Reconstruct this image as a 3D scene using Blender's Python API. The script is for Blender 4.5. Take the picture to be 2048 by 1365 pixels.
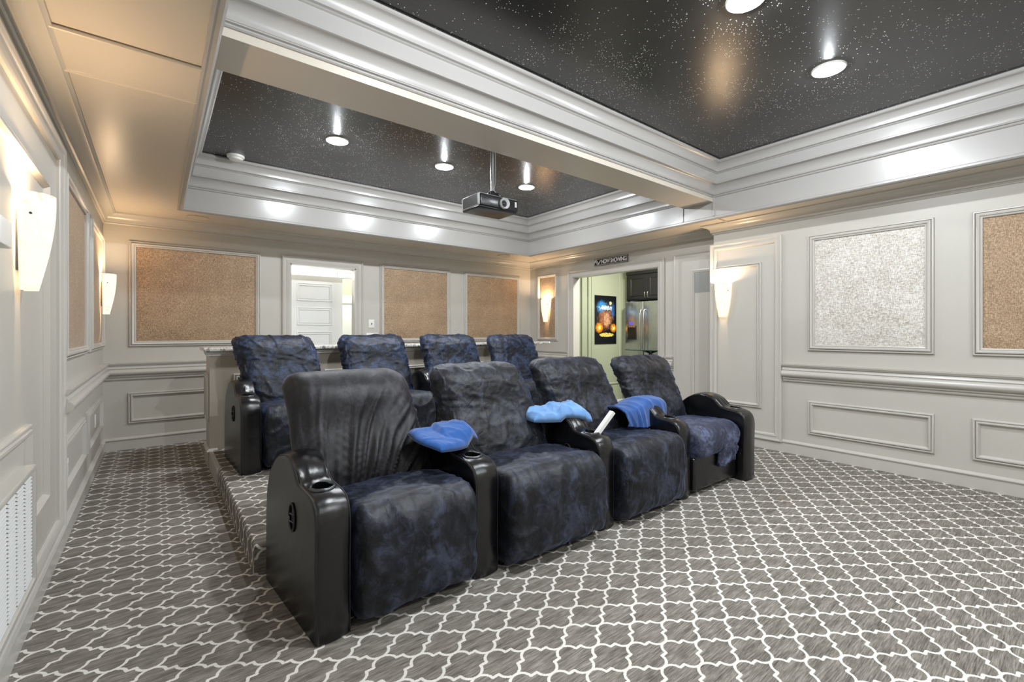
import bpy, bmesh, math, random
from mathutils import Vector, Matrix, noise
random.seed(7)
PI = math.pi
SC = bpy.context.scene
COL = SC.collection
for o in list(bpy.data.objects): bpy.data.objects.remove(o)

# ------------------------------------------------------------------ camera, world, exposure
cam_d = bpy.data.cameras.new('camera'); cam = bpy.data.objects.new('camera', cam_d); COL.objects.link(cam)
cam.location = (0, 0, 1.3)
cam.rotation_euler = (PI/2, 0, -math.atan2(712, 910))
cam_d.sensor_width = 36; cam_d.lens = 910/2048*36
cam_d.shift_y = -19.5/2048
cam_d.clip_start = 0.02
SC.camera = cam
w = bpy.data.worlds.new('world'); SC.world = w; w.use_nodes = True
w.node_tree.nodes['Background'].inputs[0].default_value = (0.5, 0.55, 0.6, 1)
w.node_tree.nodes['Background'].inputs[1].default_value = 0.3
SC.view_settings.view_transform = 'Standard'
SC.view_settings.look = 'None'
SC.view_settings.exposure = 0.72
SC.view_settings.gamma = 1.0
SC.view_settings.use_curve_mapping = False

CAN_W = 8.0; BULB_W = 27.0      # ceiling downlight power
SCONCE_W = 13.0    # bulb in each wall sconce
SCONCE_E = 0.8    # glowing glass

# ------------------------------------------------------------------ materials
def lin(c):
    return tuple(((x/255)/12.92 if x/255 <= 0.04045 else ((x/255+0.055)/1.055)**2.4) for x in c) + (1,)
class NT:
    def __init__(s, name):
        s.m = bpy.data.materials.new(name); s.m.use_nodes = True
        s.t = s.m.node_tree; s.b = s.t.nodes['Principled BSDF']
    def n(s, typ, **kw):
        nd = s.t.nodes.new(typ)
        for k, v in kw.items():
            if k.startswith('i_'):
                key = k[2:]; key = int(key) if key.isdigit() else key.replace('_', ' ')
                nd.inputs[key].default_value = v
            else: setattr(nd, k, v)
        return nd
    def l(s, a, b): s.t.links.new(a, b)
    def math(s, op, a, b=None, c=None, clamp=False):
        nd = s.t.nodes.new('ShaderNodeMath'); nd.operation = op; nd.use_clamp = clamp
        for i, v in enumerate((a, b, c)):
            if v is None: continue
            if isinstance(v, (int, float)): nd.inputs[i].default_value = v
            else: s.l(v, nd.inputs[i])
        return nd.outputs[0]
    def mix(s, fac, a, b):
        nd = s.t.nodes.new('ShaderNodeMix'); nd.data_type = 'RGBA'
        for i, v in ((0, fac), (6, a), (7, b)):
            if isinstance(v, (int, float, tuple)): nd.inputs[i].default_value = v
            else: s.l(v, nd.inputs[i])
        return nd.outputs[2]
    def ramp(s, fac, stops):
        nd = s.t.nodes.new('ShaderNodeValToRGB'); e = nd.color_ramp.elements
        while len(e) < len(stops): e.new(0.5)
        for k, (p, c) in enumerate(stops):
            e[k].position = p; e[k].color = c if len(c) == 4 else tuple(c)+(1,)
        s.l(fac, nd.inputs[0]); return nd.outputs[0]
    def bump(s, h, strength=0.3, dist=0.01):
        nd = s.t.nodes.new('ShaderNodeBump'); nd.inputs['Strength'].default_value = strength
        nd.inputs['Distance'].default_value = dist; s.l(h, nd.inputs['Height'])
        s.l(nd.outputs[0], s.b.inputs['Normal']); return nd
    def coord(s, scale=(1, 1, 1), which='Object', rot=(0, 0, 0)):
        tc = s.t.nodes.new('ShaderNodeTexCoord'); mp = s.t.nodes.new('ShaderNodeMapping')
        mp.inputs['Scale'].default_value = scale; mp.inputs['Rotation'].default_value = rot
        s.l(tc.outputs[which], mp.inputs[0]); return mp.outputs[0]
    def noise(s, vec, scale=5, detail=3, rough=0.5, dist=0.0):
        nd = s.n('ShaderNodeTexNoise', i_Scale=scale, i_Detail=detail, i_Roughness=rough, i_Distortion=dist)
        s.l(vec, nd.inputs['Vector']); return nd.outputs[0]
def plain(name, col, rough=0.5, metal=0.0, spec=0.5, emit=None, es=0, coat=0):
    k = NT(name); b = k.b.inputs
    b['Base Color'].default_value = lin(col); b['Roughness'].default_value = rough; b['Metallic'].default_value = metal
    b['Specular IOR Level'].default_value = spec; b['Coat Weight'].default_value = coat
    if emit: b['Emission Color'].default_value = lin(emit); b['Emission Strength'].default_value = es
    return k.m

def paint(name, col, rough=0.35, spec=0.5, bump=0.03):
    k = NT(name); v = k.coord()
    n1 = k.noise(v, 1.3, 2); n2 = k.noise(v, 18, 2)
    c = lin(col); c2 = tuple(x*0.94 for x in c[:3])+(1,)
    k.l(k.mix(n1, c, c2), k.b.inputs['Base Color'])
    k.b.inputs['Specular IOR Level'].default_value = spec
    k.b.inputs['Roughness'].default_value = rough; return k.m
M = {}
M['wall'] = paint('greige_wall_paint', (192, 188, 179), 0.40, 0.45)
M['trim'] = paint('greige_trim_gloss', (194, 190, 182), 0.3, 0.55)
M['soffit'] = paint('soffit_gloss_paint', (206, 197, 183), 0.3, 0.65)
M['tray'] = paint('tray_silver_gloss', (172, 169, 165), 0.25, 0.75)
M['green'] = paint('sage_green_paint', (158, 164, 140), 0.5, 0.4)
M['white'] = paint('white_gloss_paint', (232, 232, 228), 0.4, 0.4)
M['vent'] = plain('white_vent_metal', (205, 206, 203), 0.5)
M['plastic'] = plain('white_plastic', (228, 226, 220), 0.35)
M['brownpaint'] = paint('counter_paint', (182, 174, 160), 0.35, 0.5)

def carpet():
    k = NT('trellis_carpet'); tc = k.n('ShaderNodeTexCoord')
    sep = k.n('ShaderNodeSeparateXYZ'); 
    nz = k.n('ShaderNodeTexNoise', i_Scale=160.0, i_Detail=2.0); k.l(tc.outputs['UV'], nz.inputs['Vector'])
    nv = k.n('ShaderNodeVectorMath', operation='SUBTRACT'); k.l(nz.outputs['Color'], nv.inputs[0]); nv.inputs[1].default_value = (0.5, 0.5, 0.5)
    ns = k.n('ShaderNodeVectorMath', operation='SCALE'); k.l(nv.outputs[0], ns.inputs[0]); ns.inputs['Scale'].default_value = 0.006
    na = k.n('ShaderNodeVectorMath', operation='ADD'); k.l(tc.outputs['UV'], na.inputs[0]); k.l(ns.outputs[0], na.inputs[1])
    k.l(na.outputs[0], sep.inputs[0])
    A, B = 0.1203, 0.0808
    x = k.math('PINGPONG', k.math('ADD', sep.outputs[0], 40*A*2-1.670), A)
    y = k.math('PINGPONG', k.math('ADD', sep.outputs[1], 60*B*2-1.105), B)
    h = B/2; r = 0.0445
    flip = k.math('GREATER_THAN', y, h)
    # point symmetry about the middle of the unit: fold the upper half onto the lower
    xx = k.math('ADD', k.math('MULTIPLY', x, k.math('SUBTRACT', 1.0, flip)), k.math('MULTIPLY', k.math('SUBTRACT', A, x), flip))
    yy = k.math('ADD', k.math('MULTIPLY', y, k.math('SUBTRACT', 1.0, flip)), k.math('MULTIPLY', k.math('SUBTRACT', B, y), flip))
    ex = k.math('DIVIDE', xx, 0.045); ey = k.math('DIVIDE', k.math('SUBTRACT', yy, h), h)
    rad = k.math('SQRT', k.math('ADD', k.math('MULTIPLY', ex, ex), k.math('MULTIPLY', ey, ey)))
    d1 = k.math('MULTIPLY', k.math('ABSOLUTE', k.math('SUBTRACT', rad, 1.0)), 0.0445)
    dy = k.math('ABSOLUTE', k.math('SUBTRACT', y, h))
    dxm = k.math('MAXIMUM', k.math('SUBTRACT', k.math('ABSOLUTE', k.math('SUBTRACT', x, A/2)), 0.0165), 0.0)
    d2 = k.math('ADD', dy, k.math('MULTIPLY', dxm, 1.2))
    # short link along x at each junction
    d3 = k.math('ADD', k.math('MULTIPLY', k.math('MAXIMUM', k.math('SUBTRACT', xx, 0.016), 0.0), 1.0), yy)
    d = k.math('MINIMUM', k.math('MINIMUM', d1, d2), d3)
    fac = k.math('SUBTRACT', 1.0, k.math('MULTIPLY', k.math('SUBTRACT', d, 0.0050), 500, clamp=True), clamp=True)
    mp = k.n('ShaderNodeMapping'); mp.inputs['Scale'].default_value = (14, 190, 1); k.l(tc.outputs['UV'], mp.inputs[0])
    st = k.noise(mp.outputs[0], 1.0, 4, 0.65)
    mp2 = k.n('ShaderNodeMapping'); mp2.inputs['Scale'].default_value = (5, 40, 1); k.l(tc.outputs['UV'], mp2.inputs[0])
    st2 = k.noise(mp2.outputs[0], 1.0, 2, 0.5)
    gr = k.noise(tc.outputs['UV'], 420, 2, 0.7)
    v = k.math('ADD', k.math('MULTIPLY', st, 0.55), k.math('ADD', k.math('MULTIPLY', st2, 0.25), k.math('MULTIPLY', gr, 0.20)))
    base = k.ramp(v, [(0.34, lin((60, 56, 51))), (0.5, lin((120, 115, 107))), (0.64, lin((162, 157, 149)))])
    # a few old tan stains
    stn = k.noise(tc.outputs['UV'], 2.2, 3, 0.6)
    sf = k.math('MULTIPLY', k.math('SUBTRACT', stn, 0.66, clamp=True), 2.2, clamp=True)
    base = k.mix(sf, base, lin((128, 106, 78)))
    white = k.mix(gr, lin((200, 196, 187)), lin((236, 233, 226)))
    k.l(k.mix(fac, base, white), k.b.inputs['Base Color'])
    k.b.inputs['Roughness'].default_value = 0.95; k.b.inputs['Specular IOR Level'].default_value = 0.15
    k.bump(k.math('ADD', k.math('MULTIPLY', gr, 0.7), k.math('MULTIPLY', fac, 0.5)), 0.5, 0.004)
    return k.m
M['carpet'] = carpet()

def starceiling():
    k = NT('black_glitter_ceiling'); v = k.coord()
    def dots(sc, th, rad, off):
        mp = k.n('ShaderNodeMapping'); mp.inputs['Location'].default_value = (off, off*2, 0); k.l(v, mp.inputs[0])
        vo = k.n('ShaderNodeTexVoronoi', i_Scale=sc); k.l(mp.outputs[0], vo.inputs['Vector'])
        sp = k.n('ShaderNodeSeparateColor'); k.l(vo.outputs['Color'], sp.inputs[0])
        a = k.math('GREATER_THAN', sp.outputs[0], th); b = k.math('LESS_THAN', vo.outputs['Distance'], rad)
        return k.math('MULTIPLY', a, b)
    clump = k.noise(v, 2.4, 4, 0.65)
    c1 = k.math('GREATER_THAN', clump, 0.52)
    d = k.math('MAXIMUM', dots(60, 0.86, 0.20, 0), k.math('MAXIMUM', k.math('MULTIPLY', dots(85, 0.74, 0.24, 3.1), c1), dots(34, 0.90, 0.14, 7.7)))
    base = k.mix(k.noise(v, 1.2, 3), lin((24, 23, 22)), lin((44, 42, 41)))
    k.l(k.mix(d, base, lin((255, 255, 255))), k.b.inputs['Base Color'])
    k.b.inputs['Roughness'].default_value = 0.205
    k.b.inputs['Specular IOR Level'].default_value = 0.5
    k.b.inputs['Coat Weight'].default_value = 0.12; k.b.inputs['Coat Roughness'].default_value = 0.2
    k.bump(k.noise(v, 200, 2, 0.6), 0.18, 0.003); return k.m
M['stars'] = starceiling()

def burlap(name, ca, cb, cc, streak=(30, 30, 9), cloud=0.0):
    k = NT(name)
    v1 = k.coord((streak[0], streak[1], streak[2])); v2 = k.coord((streak[2], streak[2], streak[0])); v3 = k.coord()
    a = k.noise(v1, 6, 3, 0.65); b = k.noise(v2, 6, 3, 0.65); c = k.noise(v3, 4, 3, 0.6)
    f = k.math('ADD', k.math('MULTIPLY', a, 0.46), k.math('ADD', k.math('MULTIPLY', b, 0.42), k.math('MULTIPLY', c, 0.12)))
    k.l(k.ramp(f, [(0.38, lin(ca)), (0.5, lin(cb)), (0.61, lin(cc))]), k.b.inputs['Base Color'])
    k.b.inputs['Roughness'].default_value = 0.6; k.b.inputs['Sheen Weight'].default_value = 0.2
    k.bump(f, 0.5, 0.004); return k.m
M['burlap'] = burlap('tan_woven_fabric', (112, 89, 66), (158, 131, 102), (196, 170, 138))
M['burlap_glare'] = burlap('glare_woven_fabric', (146, 134, 118), (204, 198, 188), (240, 240, 236), (6, 6, 34))  # lighter copy of the tan weave: reflected glare painted into its colours

def velvet(name, lo, hi, scale=5, nap=(1, 1, 1), crinkle=0.6, tint=(128, 148, 200), sheen=0.55):
    k = NT(name); v = k.coord(nap); w_ = k.coord((1, 1, 1))
    a = k.noise(v, scale, 6, 0.7, 0.8); b = k.noise(w_, 20, 4, 0.6, 1.2)
    rd = k.n('ShaderNodeTexNoise', i_Scale=8.0, i_Detail=3.0, i_Roughness=0.5, i_Distortion=0.35); rd.noise_dimensions = '3D'
    k.l(v, rd.inputs['Vector'])
    pat = k.math('MULTIPLY', k.math('SUBTRACT', k.noise(w_, 2.6, 2), 0.36, clamp=True), 5.0, clamp=True)
    ridge = k.math('SUBTRACT', 1.0, k.math('MULTIPLY', k.math('ABSOLUTE', k.math('SUBTRACT', rd.outputs[0], 0.5)), 9.0, clamp=True))
    ridge = k.math('MULTIPLY', k.math('POWER', ridge, 3.0), pat)
    f = k.math('ADD', k.math('MULTIPLY', a, 0.68), k.math('ADD', k.math('MULTIPLY', b, 0.32), k.math('MULTIPLY', ridge, -0.07)))  # crease lines also darkened here: their shade is put into the colour
    mid = tuple(p*0.62+q*0.38 for p, q in zip(lo, hi))
    k.l(k.ramp(f, [(0.42, lin(lo)), (0.50, lin(mid)), (0.58, lin(hi))]), k.b.inputs['Base Color'])
    k.b.inputs['Roughness'].default_value = 0.5
    k.b.inputs['Specular IOR Level'].default_value = 0.4
    k.b.inputs['Sheen Weight'].default_value = sheen; k.b.inputs['Sheen Roughness'].default_value = 0.25
    k.b.inputs['Sheen Tint'].default_value = lin(tint)
    k.bump(k.math('ADD', k.math('MULTIPLY', ridge, -0.20), k.math('ADD', k.math('MULTIPLY', b, 0.38), k.math('MULTIPLY', a, 0.38))), crinkle, 0.012); return k.m
M['velvet'] = velvet('navy_velvet', (13, 14, 18), (50, 53, 64), 7)
M['velvet_seat'] = velvet('navy_velvet_seat', (13, 15, 21), (50, 55, 72), 7, (1, 1, .5))
M['velvet_dark'] = velvet('charcoal_velvet', (13, 12, 15), (48, 47, 53), 4, (1.5, 1, 0.5), 0.12, (170, 172, 190))
M['velvet_dark'].node_tree.nodes['Principled BSDF'].inputs['Roughness'].default_value = 0.52
M['velvet_blue'] = velvet('blue_navy_velvet', (12, 16, 26), (46, 60, 88), 7)
M['velvet_faded'] = velvet('faded_navy_velvet', (40, 44, 62), (92, 100, 128), 6)

def leather():
    k = NT('black_leather'); v = k.coord()
    a = k.noise(v, 3.0, 3, 0.5); vo = k.n('ShaderNodeTexVoronoi', i_Scale=320.0); k.l(v, vo.inputs['Vector'])
    k.l(k.mix(a, lin((6, 6, 8)), lin((14, 14, 17))), k.b.inputs['Base Color'])
    k.b.inputs['Roughness'].default_value = 0.25; k.b.inputs['Specular IOR Level'].default_value = 0.7
    k.bump(k.math('ADD', k.math('MULTIPLY', vo.outputs['Distance'], 0.3), k.math('MULTIPLY', k.noise(v, 14, 3), 2.0)), 0.16, 0.006); return k.m
M['leather'] = leather()
M['seam'] = plain('black_piping', (30, 28, 28), 0.5)
M['blackplastic'] = plain('black_plastic', (18, 18, 20), 0.35)
M['gunmetal'] = plain('dark_chrome', (90, 92, 96), 0.25, 0.9)
M['chrome'] = plain('chrome', (210, 212, 214), 0.18, 1.0)
M['cuphole'] = plain('cup_black', (6, 6, 7), 0.3)

def fleece(name, lo, hi):
    k = NT(name); v = k.coord(); a = k.noise(v, 9, 4, 0.6); g = k.noise(v, 300, 2)
    k.l(k.mix(a, lin(lo), lin(hi)), k.b.inputs['Base Color']); k.b.inputs['Roughness'].default_value = 0.95
    k.b.inputs['Specular IOR Level'].default_value = 0.1; k.b.inputs['Sheen Weight'].default_value = 0.4
    k.bump(g, 0.4, 0.002); return k.m
M['fleece_royal'] = fleece('royal_blue_fleece', (38, 78, 142), (52, 98, 168))
M['fleece_light'] = fleece('light_blue_fleece', (92, 138, 196), (130, 172, 222))
M['fleece_deep'] = fleece('deep_blue_fleece', (36, 70, 128), (58, 98, 164))

def granite():
    k = NT('speckled_granite'); v = k.coord(); a = k.noise(v, 26, 6, 0.75); b = k.noise(v, 90, 3, 0.6)
    f = k.math('ADD', k.math('MULTIPLY', a, 0.7), k.math('MULTIPLY', b, 0.3))
    k.l(k.ramp(f, [(0.36, lin((40, 42, 48))), (0.43, lin((130, 128, 128))), (0.5, lin((222, 220, 214))), (0.62, lin((240, 238, 234)))]), k.b.inputs['Base Color'])
    k.b.inputs['Roughness'].default_value = 0.15; return k.m
M['granite'] = granite()
def steel():
    k = NT('brushed_steel'); v = k.coord((60, 60, 1.2)); a = k.noise(v, 2, 3)
    k.b.inputs['Base Color'].default_value = lin((176, 178, 178)); k.b.inputs['Metallic'].default_value = 0.95
    k.l(k.math('MULTIPLY_ADD', a, 0.15, 0.18), k.b.inputs['Roughness']); return k.m
M['steel'] = steel()
M['espresso'] = plain('espresso_cabinet', (22, 20, 22), 0.4)
M['glass'] = plain('dark_glass_top', (46, 62, 60), 0.06, 0, 0.8)
M['lens'] = plain('downlight_lens', (255, 255, 255), 0.4, emit=(246, 249, 255), es=22)
M['projgrey'] = plain('projector_grey', (205, 207, 208), 0.35)
M['projblack'] = plain('projector_black', (22, 23, 28), 0.25)
M['lensglass'] = plain('projector_lens_glass', (120, 124, 128), 0.08, 0.6)

def shade_mat():
    k = NT('frosted_sconce_glass'); v = k.coord((1, 1, 1))
    # fine scribbled veins in the glass
    def vein(rot, sc):
        mp = k.n('ShaderNodeMapping'); mp.inputs['Rotation'].default_value = rot; mp.inputs['Scale'].default_value = (sc, sc, sc); k.l(v, mp.inputs[0])
        n = k.noise(mp.outputs[0], 1.0, 1, 0.4)
        return k.math('LESS_THAN', k.math('ABSOLUTE', k.math('SUBTRACT', n, 0.5)), 0.0022)
    f = k.math('MAXIMUM', vein((0.3, 0.7, 0.1), 9), vein((1.2, 0.1, 2.0), 11))
    col = k.mix(f, lin((255, 236, 200)), lin((214, 172, 120)))
    k.l(col, k.b.inputs['Emission Color']); k.b.inputs['Emission Strength'].default_value = SCONCE_E
    k.b.inputs['Base Color'].default_value = lin((150, 140, 124)); k.b.inputs['Roughness'].default_value = 0.3
    return k.m
M['shade'] = shade_mat()

def poster_mat():
    k = NT('poster_print'); tc = k.n('ShaderNodeTexCoord'); uv = tc.outputs['UV']
    sep = k.n('ShaderNodeSeparateXYZ'); k.l(uv, sep.inputs[0]); x, y = sep.outputs[0], sep.outputs[1]
    n = k.noise(uv, 7, 5, 0.7, 0.5); n2 = k.noise(uv, 14, 4, 0.7)
    def blob(cx, cy, rx, ry, soft=1.0, jig=0.6):
        a = k.math('DIVIDE', k.math('SUBTRACT', x, cx), rx); b = k.math('DIVIDE', k.math('SUBTRACT', y, cy), ry)
        r = k.math('ADD', k.math('SQRT', k.math('ADD', k.math('MULTIPLY', a, a), k.math('MULTIPLY', b, b))), k.math('MULTIPLY', k.math('SUBTRACT', n2, 0.5), jig*2))
        return k.math('MULTIPLY', k.math('SUBTRACT', 1.0, r), 1.0/soft*2, clamp=True)
    c = lin((10, 12, 16))
    c = k.mix(blob(0.32, 0.76, 0.26, 0.16), c, lin((38, 128, 190)))
    c = k.mix(blob(0.82, 0.70, 0.12, 0.18), c, lin((30, 84, 140)))
    c = k.mix(blob(0.5, 0.52, 0.36, 0.24, 0.8, 0.9), c, lin((150, 92, 52)))
    c = k.mix(blob(0.55, 0.50, 0.18, 0.15, 0.8, 0.9), c, lin((196, 148, 104)))
    c = k.mix(blob(0.2, 0.34, 0.2, 0.12, 1.0, 0.2), c, lin((240, 150, 22)))
    c = k.mix(blob(0.2, 0.34, 0.08, 0.05, 1.0, 0.1), c, lin((255, 232, 130)))
    c = k.mix(blob(0.86, 0.33, 0.16, 0.1, 1.0, 0.2), c, lin((240, 150, 22)))
    c = k.mix(blob(0.86, 0.33, 0.07, 0.05, 1.0, 0.1), c, lin((255, 232, 130)))
    c = k.mix(blob(0.72, 0.85, 0.07, 0.04, 0.5, 0.1), c, lin((214, 208, 150)))
    c = k.mix(blob(0.5, 0.75, 0.34, 0.05, 0.4, 1.4), c, lin((190, 212, 228)))
    c = k.mix(blob(0.53, 0.19, 0.34, 0.045, 0.3, 0.5), c, lin((222, 200, 96)))
    n3 = k.noise(uv, 26, 4, 0.75, 0.6)
    c = k.mix(k.math('MULTIPLY', k.math('SUBTRACT', 0.50, n3, clamp=True), 7.0, clamp=True), c, lin((16, 15, 20)))
    k.l(c, k.b.inputs['Base Color']); k.b.inputs['Roughness'].default_value = 0.3
    return k.m
M['poster'] = poster_mat()

# ------------------------------------------------------------------ mesh helpers
def link(name, me, mat, parent=None):
    o = bpy.data.objects.new(name, me); COL.objects.link(o)
    if mat: me.materials.append(M[mat] if isinstance(mat, str) else mat)
    if parent: o.parent = parent
    return o
def tag(o, label=None, cat=None, group=None, kind=None):
    if label: o['label'] = label
    if cat: o['category'] = cat
    if group: o['group'] = group
    if kind: o['kind'] = kind
    return o
def empty(name, loc, label=None, cat=None, group=None):
    o = bpy.data.objects.new(name, None); COL.objects.link(o); o.location = loc; o.empty_display_size = 0.1
    return tag(o, label, cat, group)
class MB:
    """collects shapes; verts are given in world space"""
    def __init__(s): s.bm = bmesh.new()
    def box(s, a, b, bev=0):
        vs = [s.bm.verts.new((a[0] if i & 1 == 0 else b[0], a[1] if i & 2 == 0 else b[1], a[2] if i & 4 == 0 else b[2])) for i in range(8)]
        fs = [s.bm.faces.new([vs[i] for i in q]) for q in ((0,2,3,1),(4,5,7,6),(0,1,5,4),(2,6,7,3),(0,4,6,2),(1,3,7,5))]
        if bev:
            es = list({e for f in fs for e in f.edges})
            bmesh.ops.bevel(s.bm, geom=es, offset=bev, segments=3, affect='EDGES', profile=0.5)
        return s
    def grid(s, rows, close_u=False, close_v=False):
        V = [[s.bm.verts.new(p) for p in r] for r in rows]
        nu = len(V); nv = len(V[0])
        for i in range(nu if close_u else nu-1):
            for j in range(nv if close_v else nv-1):
                a, b, c, d = V[i][j], V[(i+1) % nu][j], V[(i+1) % nu][(j+1) % nv], V[i][(j+1) % nv]
                try: s.bm.faces.new((a, b, c, d))
                except ValueError: pass
        return V
    def cyl(s, c, r, h, axis='Z', seg=32, r2=None, cap=True):
        r2 = r if r2 is None else r2; rows = []
        for z, rr in ((0, r), (h, r2)):
            row = []
            for i in range(seg):
                t = 2*PI*i/seg; u, v = rr*math.cos(t), rr*math.sin(t)
                row.append({'Z': (c[0]+u, c[1]+v, c[2]+z), 'Y': (c[0]+u, c[1]+z, c[2]+v), 'X': (c[0]+z, c[1]+u, c[2]+v)}[axis])
            rows.append(row)
        V = s.grid(rows, close_v=True)
        if cap:
            s.bm.faces.new(V[0]); s.bm.faces.new(V[1])
        return s
    def tube(s, pts, r, seg=10, closed=False, cap=True):
        pts = [Vector(p) for p in pts]; n = len(pts); rows = []; prev = None
        for i, p in enumerate(pts):
            if closed: t = pts[(i+1) % n]-pts[i-1]
            else: t = pts[min(i+1, n-1)]-pts[max(i-1, 0)]
            t.normalize()
            if prev is None: u = t.orthogonal().normalized()
            else:
                u = prev-t*prev.dot(t); u.normalize()
            prev = u; v = t.cross(u)
            rr = r(i/(n-1)) if callable(r) else r
            rows.append([p+u*rr*math.cos(2*PI*k/seg)+v*rr*math.sin(2*PI*k/seg) for k in range(seg)])
        V = s.grid(rows, close_u=closed, close_v=True)
        if cap and not closed: s.bm.faces.new(V[0]); s.bm.faces.new(V[-1])
        return s
    def build(s, name, mat, parent=None, smooth=False, angle=None, bevel=0):
        bm = s.bm
        bmesh.ops.recalc_face_normals(bm, faces=bm.faces[:])
        if parent is not None:
            off = world_loc(parent)
            for v in bm.verts: v.co -= off
        me = bpy.data.meshes.new(name); bm.to_mesh(me); bm.free()
        if smooth:
            for p in me.polygons: p.use_smooth = True
        o = link(name, me, mat, parent)
        if angle is not None:
            me.set_sharp_from_angle(angle=math.radians(angle))
        return o
def world_loc(o):
    v = Vector(o.location)
    while o.parent: o = o.parent; v = v+Vector(o.location)
    return v
def box(name, a, b, mat, parent=None, bev=0): return MB().box(a, b, bev).build(name, mat, parent, smooth=bev > 0, angle=40 if bev else None)

# wall mappings: a = along the wall, b = height, h = how far it stands off the wall
XL, XN, XF, YB = -0.45, 5.33, 5.57, 6.56
YJ = 2.84                                    # where the right wall steps back
def w_back(a, b, h): return (a, YB-h, b)
def w_left(a, b, h): return (XL+h, a, b)
def w_near(a, b, h): return (XN-h, a, b)
def w_far(a, b, h): return (XF-h, a, b)

def frame(mb, mp, a0, a1, b0, b1, prof, open_b=False):
    """mitred picture-frame moulding, prof = [(inward from outer edge, off wall)]"""
    rows = []
    cs = [(a0, b0, 1, 1), (a1, b0, -1, 1), (a1, b1, -1, -1), (a0, b1, 1, -1)]
    for d, h in prof: rows.append([mp(a+sa*d, b+sb*d, h) for a, b, sa, sb in cs])
    if open_b:                               # casing without a bottom rail
        rows = []
        cs = [(a0, b0, 1, 0), (a0, b1, 1, -1), (a1, b1, -1, -1), (a1, b0, -1, 0)]
        for d, h in prof: rows.append([mp(a+sa*d, b+sb*d, h) for a, b, sa, sb in cs])
        mb.grid(rows)
    else: mb.grid(rows, close_v=True)
def arc(cx, cy, r, t0, t1, n=6, ry=None):
    ry = r if ry is None else ry
    return [(cx+r*math.cos(math.radians(t0+(t1-t0)*i/n)), cy+ry*math.sin(math.radians(t0+(t1-t0)*i/n))) for i in range(n+1)]
P_PANEL = [(0, 0), (0, .012)] + arc(.010, .014, .010, 180, 60, 4) + [(.017, .012), (.022, .030), (.030, .034), (.042, .030), (.046, .018), (.052, .022), (.060, .018), (.062, 0)]
P_WAIN = [(0, 0), (0, .010)] + arc(.009, .012, .009, 180, 50, 4) + [(.018, .010), (.024, .024), (.034, .026), (.040, .016), (.046, .010), (.048, 0)]
P_CASE = [(0, 0), (0, .030), (.012, .036), (.022, .030), (.026, .022), (.050, .020), (.056, .024), (.070, .020), (.078, .014), (.100, .012), (.100, 0)]
P_PIL = [(0, 0), (0, .030), (.010, .036), (.020, .032), (.026, .024), (.048, .020), (.054, .026), (.066, .022), (.078, .012), (.080, 0)]
# chair rail: (height, off wall)
P_RAIL = [(.765, 0), (.765, .014), (.775, .020), (.783, .014), (.790, .014), (.794, .028), (.803, .032), (.810, .026), (.816, .030)] + \
         [(z, h) for h, z in arc(.030, .850, .038, -80, 80, 8, .034)] + [(.886, .040), (.892, .044), (.905, .034), (.920, .030), (.926, .046), (.936, .050), (.942, .058), (.955, .060), (.955, 0)]
P_BASE = [(0, 0), (0, .016), (.105, .016), (.108, .024), (.118, .026), (.126, .018), (.134, .010), (.136, 0)]
def P_CR(z1=2.582, z0=2.465):
    return [(z0, 0), (z0, .010), (z0+.008, .016), (z0+.014, .012), (z0+.022, .012), (z0+.026, .024)] + \
        [(z, h) for h, z in arc(.100, z0+.026, .072, 180, 95, 7, .066)] + [(z1-.020, .098), (z1-.014, .110), (z1, .112)]
def strip(mb, mp, a0, a1, prof, m0=0, m1=0):
    """moulding run along a wall; m0/m1 = mitre sign at each end"""
    rows = [[mp(a0+m0*h, z, h) for z, h in prof], [mp(a1+m1*h, z, h) for z, h in prof]]
    V = mb.grid(rows)
    for r, m in zip(V, (m0, m1)):
        if m == 0: mb.bm.faces.new(r)
def flat(o, angle=35):
    for p in o.data.polygons: p.use_smooth = True
    o.data.set_sharp_from_angle(angle=math.radians(angle)); return o
def S(o): o['kind'] = 'structure'; return o

# ------------------------------------------------------------------ SETTING
YF = -2.6                                    # front wall behind the camera
def uvmesh(name, quads, mat):
    bm = bmesh.new(); uvl = bm.loops.layers.uv.new('UVMap')
    for vs, uvs in quads:
        f = bm.faces.new([bm.verts.new(v) for v in vs])
        for l, u in zip(f.loops, uvs): l[uvl].uv = u
    me = bpy.data.meshes.new(name); bm.to_mesh(me); bm.free(); return link(name, me, mat)
def carpet_slab(name, x0, x1, y0, y1, z, th=0.1):
    return uvmesh(name, [([(x0, y0, z), (x1, y0, z), (x1, y1, z), (x0, y1, z)], [(x0, y0), (x1, y0), (x1, y1), (x0, y1)]),
                         ([(x0, y0, z-th), (x0, y1, z-th), (x1, y1, z-th), (x1, y0, z-th)], [(0, 0)]*4)], 'carpet')
S(carpet_slab('floor', XL-.12, XF+.1, YF-.1, YB+.12, 0))
ZS, ZC, ZB = 2.58, 3.16, 2.76                # soffit, upper ceiling, beam underside
wl = S(box('wall_left', (XL-.12, YF, 0), (XL, YB+.12, ZS+.1), 'wall'))
mb = MB(); D0, D1, DH = 1.40, 2.27, 2.20
mb.box((XL, YB, 0), (D0, YB+.12, ZS+.1)); mb.box((D1, YB, 0), (XF+.12, YB+.12, ZS+.1)); mb.box((D0, YB, DH), (D1, YB+.12, ZS+.1))
wb = S(mb.build('wall_back', 'wall'))
mb = MB(); K0, K1, KH = 3.77, 5.44, 2.22
mb.box((XF, K1, 0), (XF+.13, YB, ZS+.1)); mb.box((XF, YJ, 0), (XF+.13, K0, ZS+.1)); mb.box((XF, K0, KH), (XF+.13, K1, ZS+.1))
mb.box((XN, YF, 0), (XF+.13, YJ, ZS+.1))
wr = S(mb.build('wall_right', 'wall'))
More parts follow.
